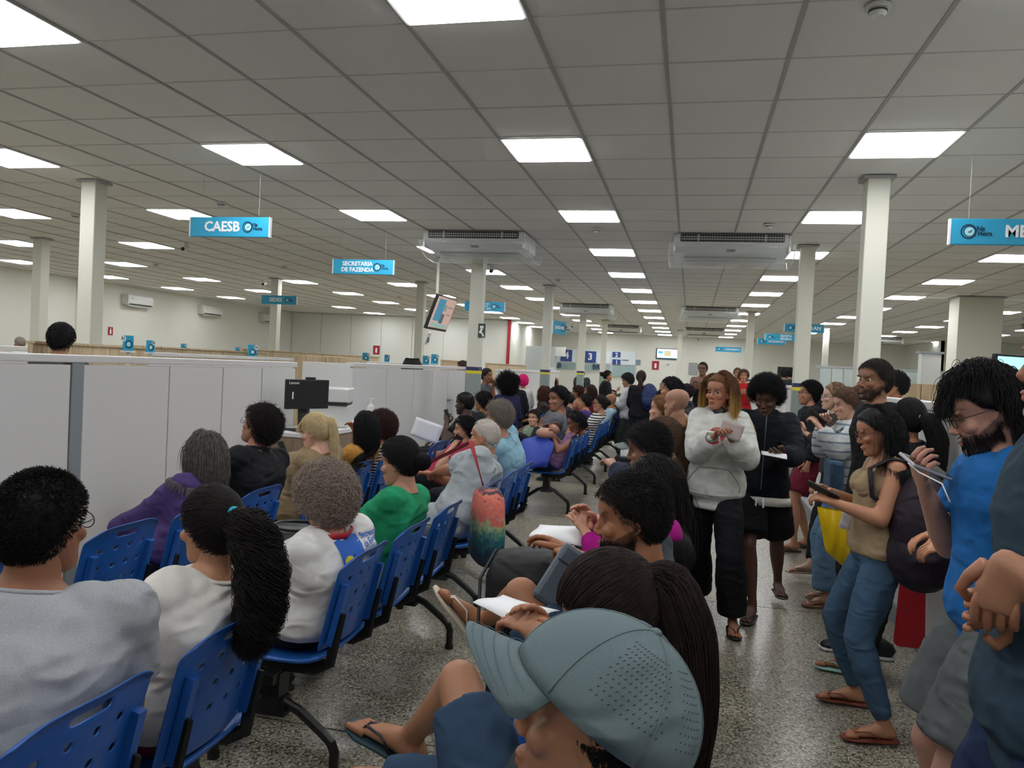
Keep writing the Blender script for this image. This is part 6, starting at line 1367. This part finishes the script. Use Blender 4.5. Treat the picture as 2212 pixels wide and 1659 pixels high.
T = bt_['T']; obj('reflective_tab', MB().loft([T(.93, -.13, .035), T(.935, -.132, -.035)], (.003, .008), 6, ref=bt_['r_']), mat('reflective', 'b9c4c8', .3), bt_['root'], off=bt_['org'])
lg = MB(); kq = bt_['K'][0]*.35+bt_['hd'] if False else None
h0 = bt_['pelvis']+V(-.06, -.125, -.16)
for k in range(4): obj('thigh_stripe', MB().box(tuple(h0+V(.0, -.012, 0)+V(-.0+k*.013, 0, -.0)), (.007, .004, .03), ry=.5), M_WHT, bt_['root'], off=bt_['org'])
ew = MB(); ew.loft([atY(1962, 1000, 2.45), atY(1985, 1020, 2.38), atY(2035, 1045, 2.3), atY(2052, 1085, 2.28)], .0022, 6); o = obj('earphone_cable', ew, M_WHT, None, smooth=True); tag(o, 'white earphone cable hanging from the silver phone', 'cable')
hpx = atY(2330, 880, 1.62)
rm = person('person in a dark teal T-shirt with clasped hands, cut by the right edge', facing=PI, head=V(hpx[0]+.0, 1.62, 1.62), pelvis=V(hpx[0]+.02, 1.62, .95), sit=False, H=1.76, fat=1.12, lod=0, skin='a9795e', hair=('short', '1a1716', {}), top=('tee', '2c3f4c'), topopt=dict(hem=-.2, loose=.01), bottom=('pants', '22304e'),
            hands=(atY(2172, 1215, 1.48), atY(2218, 1310, 1.60)), hd=(nrm(V(-.1, .10, -1)), nrm(V(-1, -.15, -.1))), curls=(.5, .6), palms=(nrm(V(.6, 1, 0)), nrm(V(.2, -1, .2))), shoes=('shoe', '1a1a1a'))
brc = MB()
w1_ = rm['W'][1]
for k in range(18):
    a = 2*PI*k/18; ax = rm['dirs'][1]; o1 = nrm(np.cross(ax, V(0, 0, 1))); o2 = np.cross(ax, o1); brc.ball(w1_+ax*.0+(o1*math.cos(a)+o2*math.sin(a))*.033, .0062, 8, 6)
obj('bracelet', brc, mat('bead white', 'cfc6ae', .4), rm['root'], off=rm['org'], smooth=True)
person('person in dark clothes behind the blue sports T-shirt at the right edge', facing=PI, head=atY(2232, 905, 3.3), pelvis=V(atY(2232, 905, 3.3)[0], 3.3, .88), sit=False, H=1.62, lod=1, skin=MD, hair=('short', '1a1716', {}), top=('tee', '23242c'), bottom=('pants', '22304e'))
# further back ------------------------------------------------------------------
def far(label, px, py, Y, facing, lod=2, skin=BR, **kw):
    kw.setdefault('bottom', ('pants', '1f2228')); return stand(label, px, py, Y, facing, lod=lod, skin=skin, **kw)
far('person in a navy shirt standing with the back turned, right of the banded column', 1095, 832, 9.2, PI-1.0, male=False, skin='4a342c', hair=('afro', '131214', dict(thick=.10, lift=-.03)), top=('shirt', '23264a'))
far('person in a grey T-shirt, hand to the mouth, behind the banded column', 1052, 812, 11.0, -.2, skin='8a5c44', hair=('buzz', '231c1a', {}), top=('tee', '54585c'), arms=('chin', 'cross'))
far('person in a white shirt with a hot pink hair wrap', 1130, 824, 12.6, PI/2+.3, male=False, hair=('medium', 'e0257a', dict(thick=.03, len=.2)), top=('long', 'c9cac8'))
far('person in black beside the pink hair wrap', 1112, 826, 11.4, PI/2, male=True, hair=('short', '15131a', {}), top=('jacket', '191b24'))
far('person in a white cap and black vest behind the second aisle column', 1193, 804, 19, PI/2+.2, lod=3, male=False, hair=('short', 'd8d8d8', dict(thick=.02)), top=('tank', '1c1c22'))
far('person in a dark jacket standing broad at ticket window three', 1258, 808, 24.3, PI/2, lod=3, fat=1.7, hair=('buzz', '3a3432', {}), top=('jacket', '2a3236'))
far('person in a black blazer standing in profile, facing right', 1313, 812, 16.5, 0.1, male=False, skin=MD, hair=('bun', '1c1616', {}), top=('jacket', '15161a'), lod=3, arms=('phone', 'phone'))
far('person in a white shirt and patterned dark cap walking in the aisle', 1355, 822, 12.8, PI-.2, hpitch=-.3, skin='a87c64', hair=('short', '2a302c', dict(thick=.022)), top=('shirt', 'c3c6c8'), topopt=dict(hem=-.2, loose=.02), bottom=('pants', '353a34', .02), arms=('phone', 'phone'))
pbk = far('person in black with a navy backpack seen from behind in the aisle', 1385, 816, 12.4, PI/2, male=False, hair=('pony', '3c2f2a', dict(tie=(0, -.09, .02), tail=[(0, -.03, -.05), (0, -.05, -.2), (0, -.05, -.38)], tr=[.02, .035, .035, .01], tiec='111111')), top=('long', '15161a'))
o = obj('backpack', MB().ball((0, 0, 0), (.14, .12, .22), 14, 10).ball((0, -.06, -.06), (.11, .08, .1), 12, 8), cloth_mat('navy nylon', '2c3a62', .6), None, loc=tuple(atY(1402, 858, 12.3)), smooth=True); tag(o, 'navy backpack carried by the person in black in the aisle', 'bag')
far('person in a black vest with bare shoulders holding a phone near the far wall', 1518, 797, 14, -PI/2-.3, skin='7a5443', hair=('buzz', '231c1a', {}), top=('tank', '17181c'), glasses='151515', arms=('phone', 'phone'))
far('person in a bright red shirt far behind the white hooded sweatshirt', 1606, 812, 15, -PI/2, male=False, skin=MD, hair=('medium', '5c4436', {}), top=('tee', 'b8242a'), arms=('phone', 'phone'))
far('person in a dull red top behind the bright red shirt', 1593, 806, 19, -PI/2, lod=3, hair=('short', '4c3a32', {}), top=('tee', '9a4a40'))
for i, (px, l) in enumerate(((1693, 'person in dark clothes by the dark hatch, left of the two'), (1706, 'person in dark clothes by the dark hatch, right of the two'))): far(l, px, 809, 24+i, PI/2, lod=3, hair=('short', '1c1c20', dict(thick=.02)), top=('tee', '2a2c34'))
far('person in a sand grey top behind the tall person in black', 1932, 832, 7.5, PI, lod=3, male=False, hair=('curly', '17171a', dict(thick=.03)), top=('tee', '8a7a68'), pelvis=V(atY(1932, 832, 7.5)[0], 7.5, .85))
# heads over the left partitions
far('person seen from behind, head over the left partition beside the first column', 133, 733, 5.3, PI/2+.4, lod=2, hair=('medium', '17171a', dict(thick=.03, len=.4)), top=('tee', '4a4c44'))
far('person in a white top at the far left over the partition', 42, 742, 11.5, PI, lod=3, hair=('buzz', '8a8076', dict(lift=.02)), top=('tee', 'd5d5d0'), skin=MD)
far('person whose head top just shows over the far partition', 998, 794, 13, PI, lod=3, hair=('short', '4a3a32', {}), top=('tee', 'd5d5d0'), skin=MD)
# bags ---------------------------------------------------------------------------
def bag_mesh(w, d, h, n=3.2): return MB().loft([[0, 0, 0], [0, 0, .02], [0, 0, h*.5], [0, 0, h*.9], [0, 0, h]], [(w*.42, d*.42), (w*.5, d*.5), (w*.5, d*.52), (w*.46, d*.4), (w*.4, d*.2)], 24, ref=(0, 1, 0), power=n)
M_FLO = mat('floral', '808080', .85); nt = M_FLO.node_tree; b_ = nt.nodes['Principled BSDF']; tc = nt.nodes.new('ShaderNodeTexCoord'); vv = nt.nodes.new('ShaderNodeTexVoronoi'); vv.inputs['Scale'].default_value = 55
ns = nt.nodes.new('ShaderNodeTexNoise'); ns.inputs['Scale'].default_value = 30; sx_ = nt.nodes.new('ShaderNodeSeparateXYZ'); nt.links.new(tc.outputs['Object'], sx_.inputs[0]); nt.links.new(tc.outputs['Object'], ns.inputs['Vector'])
ad = nt.nodes.new('ShaderNodeMath'); ad.operation = 'MULTIPLY_ADD'; ad.inputs[1].default_value = .22; nt.links.new(ns.outputs[0], ad.inputs[0]); nt.links.new(sx_.outputs[2], ad.inputs[2])
cr = nt.nodes.new('ShaderNodeValToRGB'); E_ = cr.color_ramp.elements; E_[0].position = .08; E_[0].color = lin('3c2030'); E_[1].position = .18; E_[1].color = lin('25445c')
for p_, c_ in ((.26, '2a7070'), (.31, '8fa070'), (.36, 'b05a50'), (.47, 'c46a58'), (.5, '3a2a3a')): x = E_.new(p_); x.color = lin(c_)
nt.links.new(ad.outputs[0], cr.inputs[0]); nt.links.new(tc.outputs['Object'], vv.inputs['Vector'])
mxx = nt.nodes.new('ShaderNodeMix'); mxx.data_type = 'RGBA'; mxx.blend_type = 'OVERLAY'; mxx.inputs[0].default_value = .22; nt.links.new(cr.outputs[0], mxx.inputs[6]); nt.links.new(vv.outputs['Color'], mxx.inputs[7]); nt.links.new(mxx.outputs[2], b_.inputs['Base Color'])
p = atX(1006, 1205, -1.13); p[0] = -1.02
e = empty('tote_bag', p, .5, label='colourful floral cloth tote hanging behind the pale grey polo shirt', category='bag')
obj('pouch', bag_mesh(.15, .38, .38), M_FLO, e, smooth=True)
T = pc['T']; tp = T(.93, -.10, -.0)-p; 
obj('strap', MB().loft([V(0, .13, .38), V(-.08, .14, .62), (tp+V(.08, .02, -.05)), tp+V(.0, 0, .04), tp+V(-.09, 0, -.06)], (.004, .018), 8, ref=(0, 1, 0)), mat('strap red', 'a8343c', .8, var=.3, vscale=40), e, smooth=True)
e = empty('handbag', atX(648, 1225, -1.66)*V(1, 1, 0)+V(0, 0, .56), 0, label='black open handbag on the lap of the person in the printed white T-shirt', category='bag')
obj('pouch', bag_mesh(.30, .22, .24), M_BLACK, e, smooth=True); obj('rim', MB().loft([[.13*math.cos(t), .10*math.sin(t), .24] for t in np.linspace(0, 2*PI, 20)], .008, 8, caps=False), M_BLK2, e, smooth=True)
bq = atY(1185, 1225, 2.75); e = empty('backpack', V(bq[0], 2.78, .60), .1, label='large black backpack on the lap of the person in magenta', category='bag')
o = obj('pack', MB().loft([[0, 0, 0], [0, 0, .05], [0, 0, .2], [0, 0, .27], [0, 0, .29]], [(.20, .14), (.23, .16), (.23, .16), (.2, .13), (.12, .08)], 24, ref=(0, 1, 0), power=3), cloth_mat('black nylon', '1b1c1e', .6), e, smooth=True)
obj('seam_piping', MB().loft([[-.23, -.16+.0, .05], [-.24, -.1, .2], [-.2, 0, .285]], .006, 6), M_BLACK, e)
sq = atY(1210, 1245, 2.38); e = empty('sling_bag', sq, .15, label='slate blue flat sling bag on the lap of the person in dark grey', category='bag')
o = obj('pouch', MB().box((0, 0, 0), (.09, .04, .20)), mat('slate leather', '4c5864', .45, bump=.1, bscale=200), e, bevel=.015); o.rotation_euler = (-.35, .55, 0)
o = obj('zip', MB().box((0, -.023, .04), (.075, .004, .005)), M_BLACK, e); o.rotation_euler = (-.35, .55, 0)
# white pillar socks of detail: paper on the left lap, yellow sheet on the empty seat
paper(V(-2.5, 2.78, .47), V(1, .2, 0), V(0, 0, 1), 'yellowed document lying on the empty front row seat', .2, .28, col='b5ae86', bend=.004)
print('PEOPLE', NP[0], sum(len(m.polygons) for m in bpy.data.meshes))
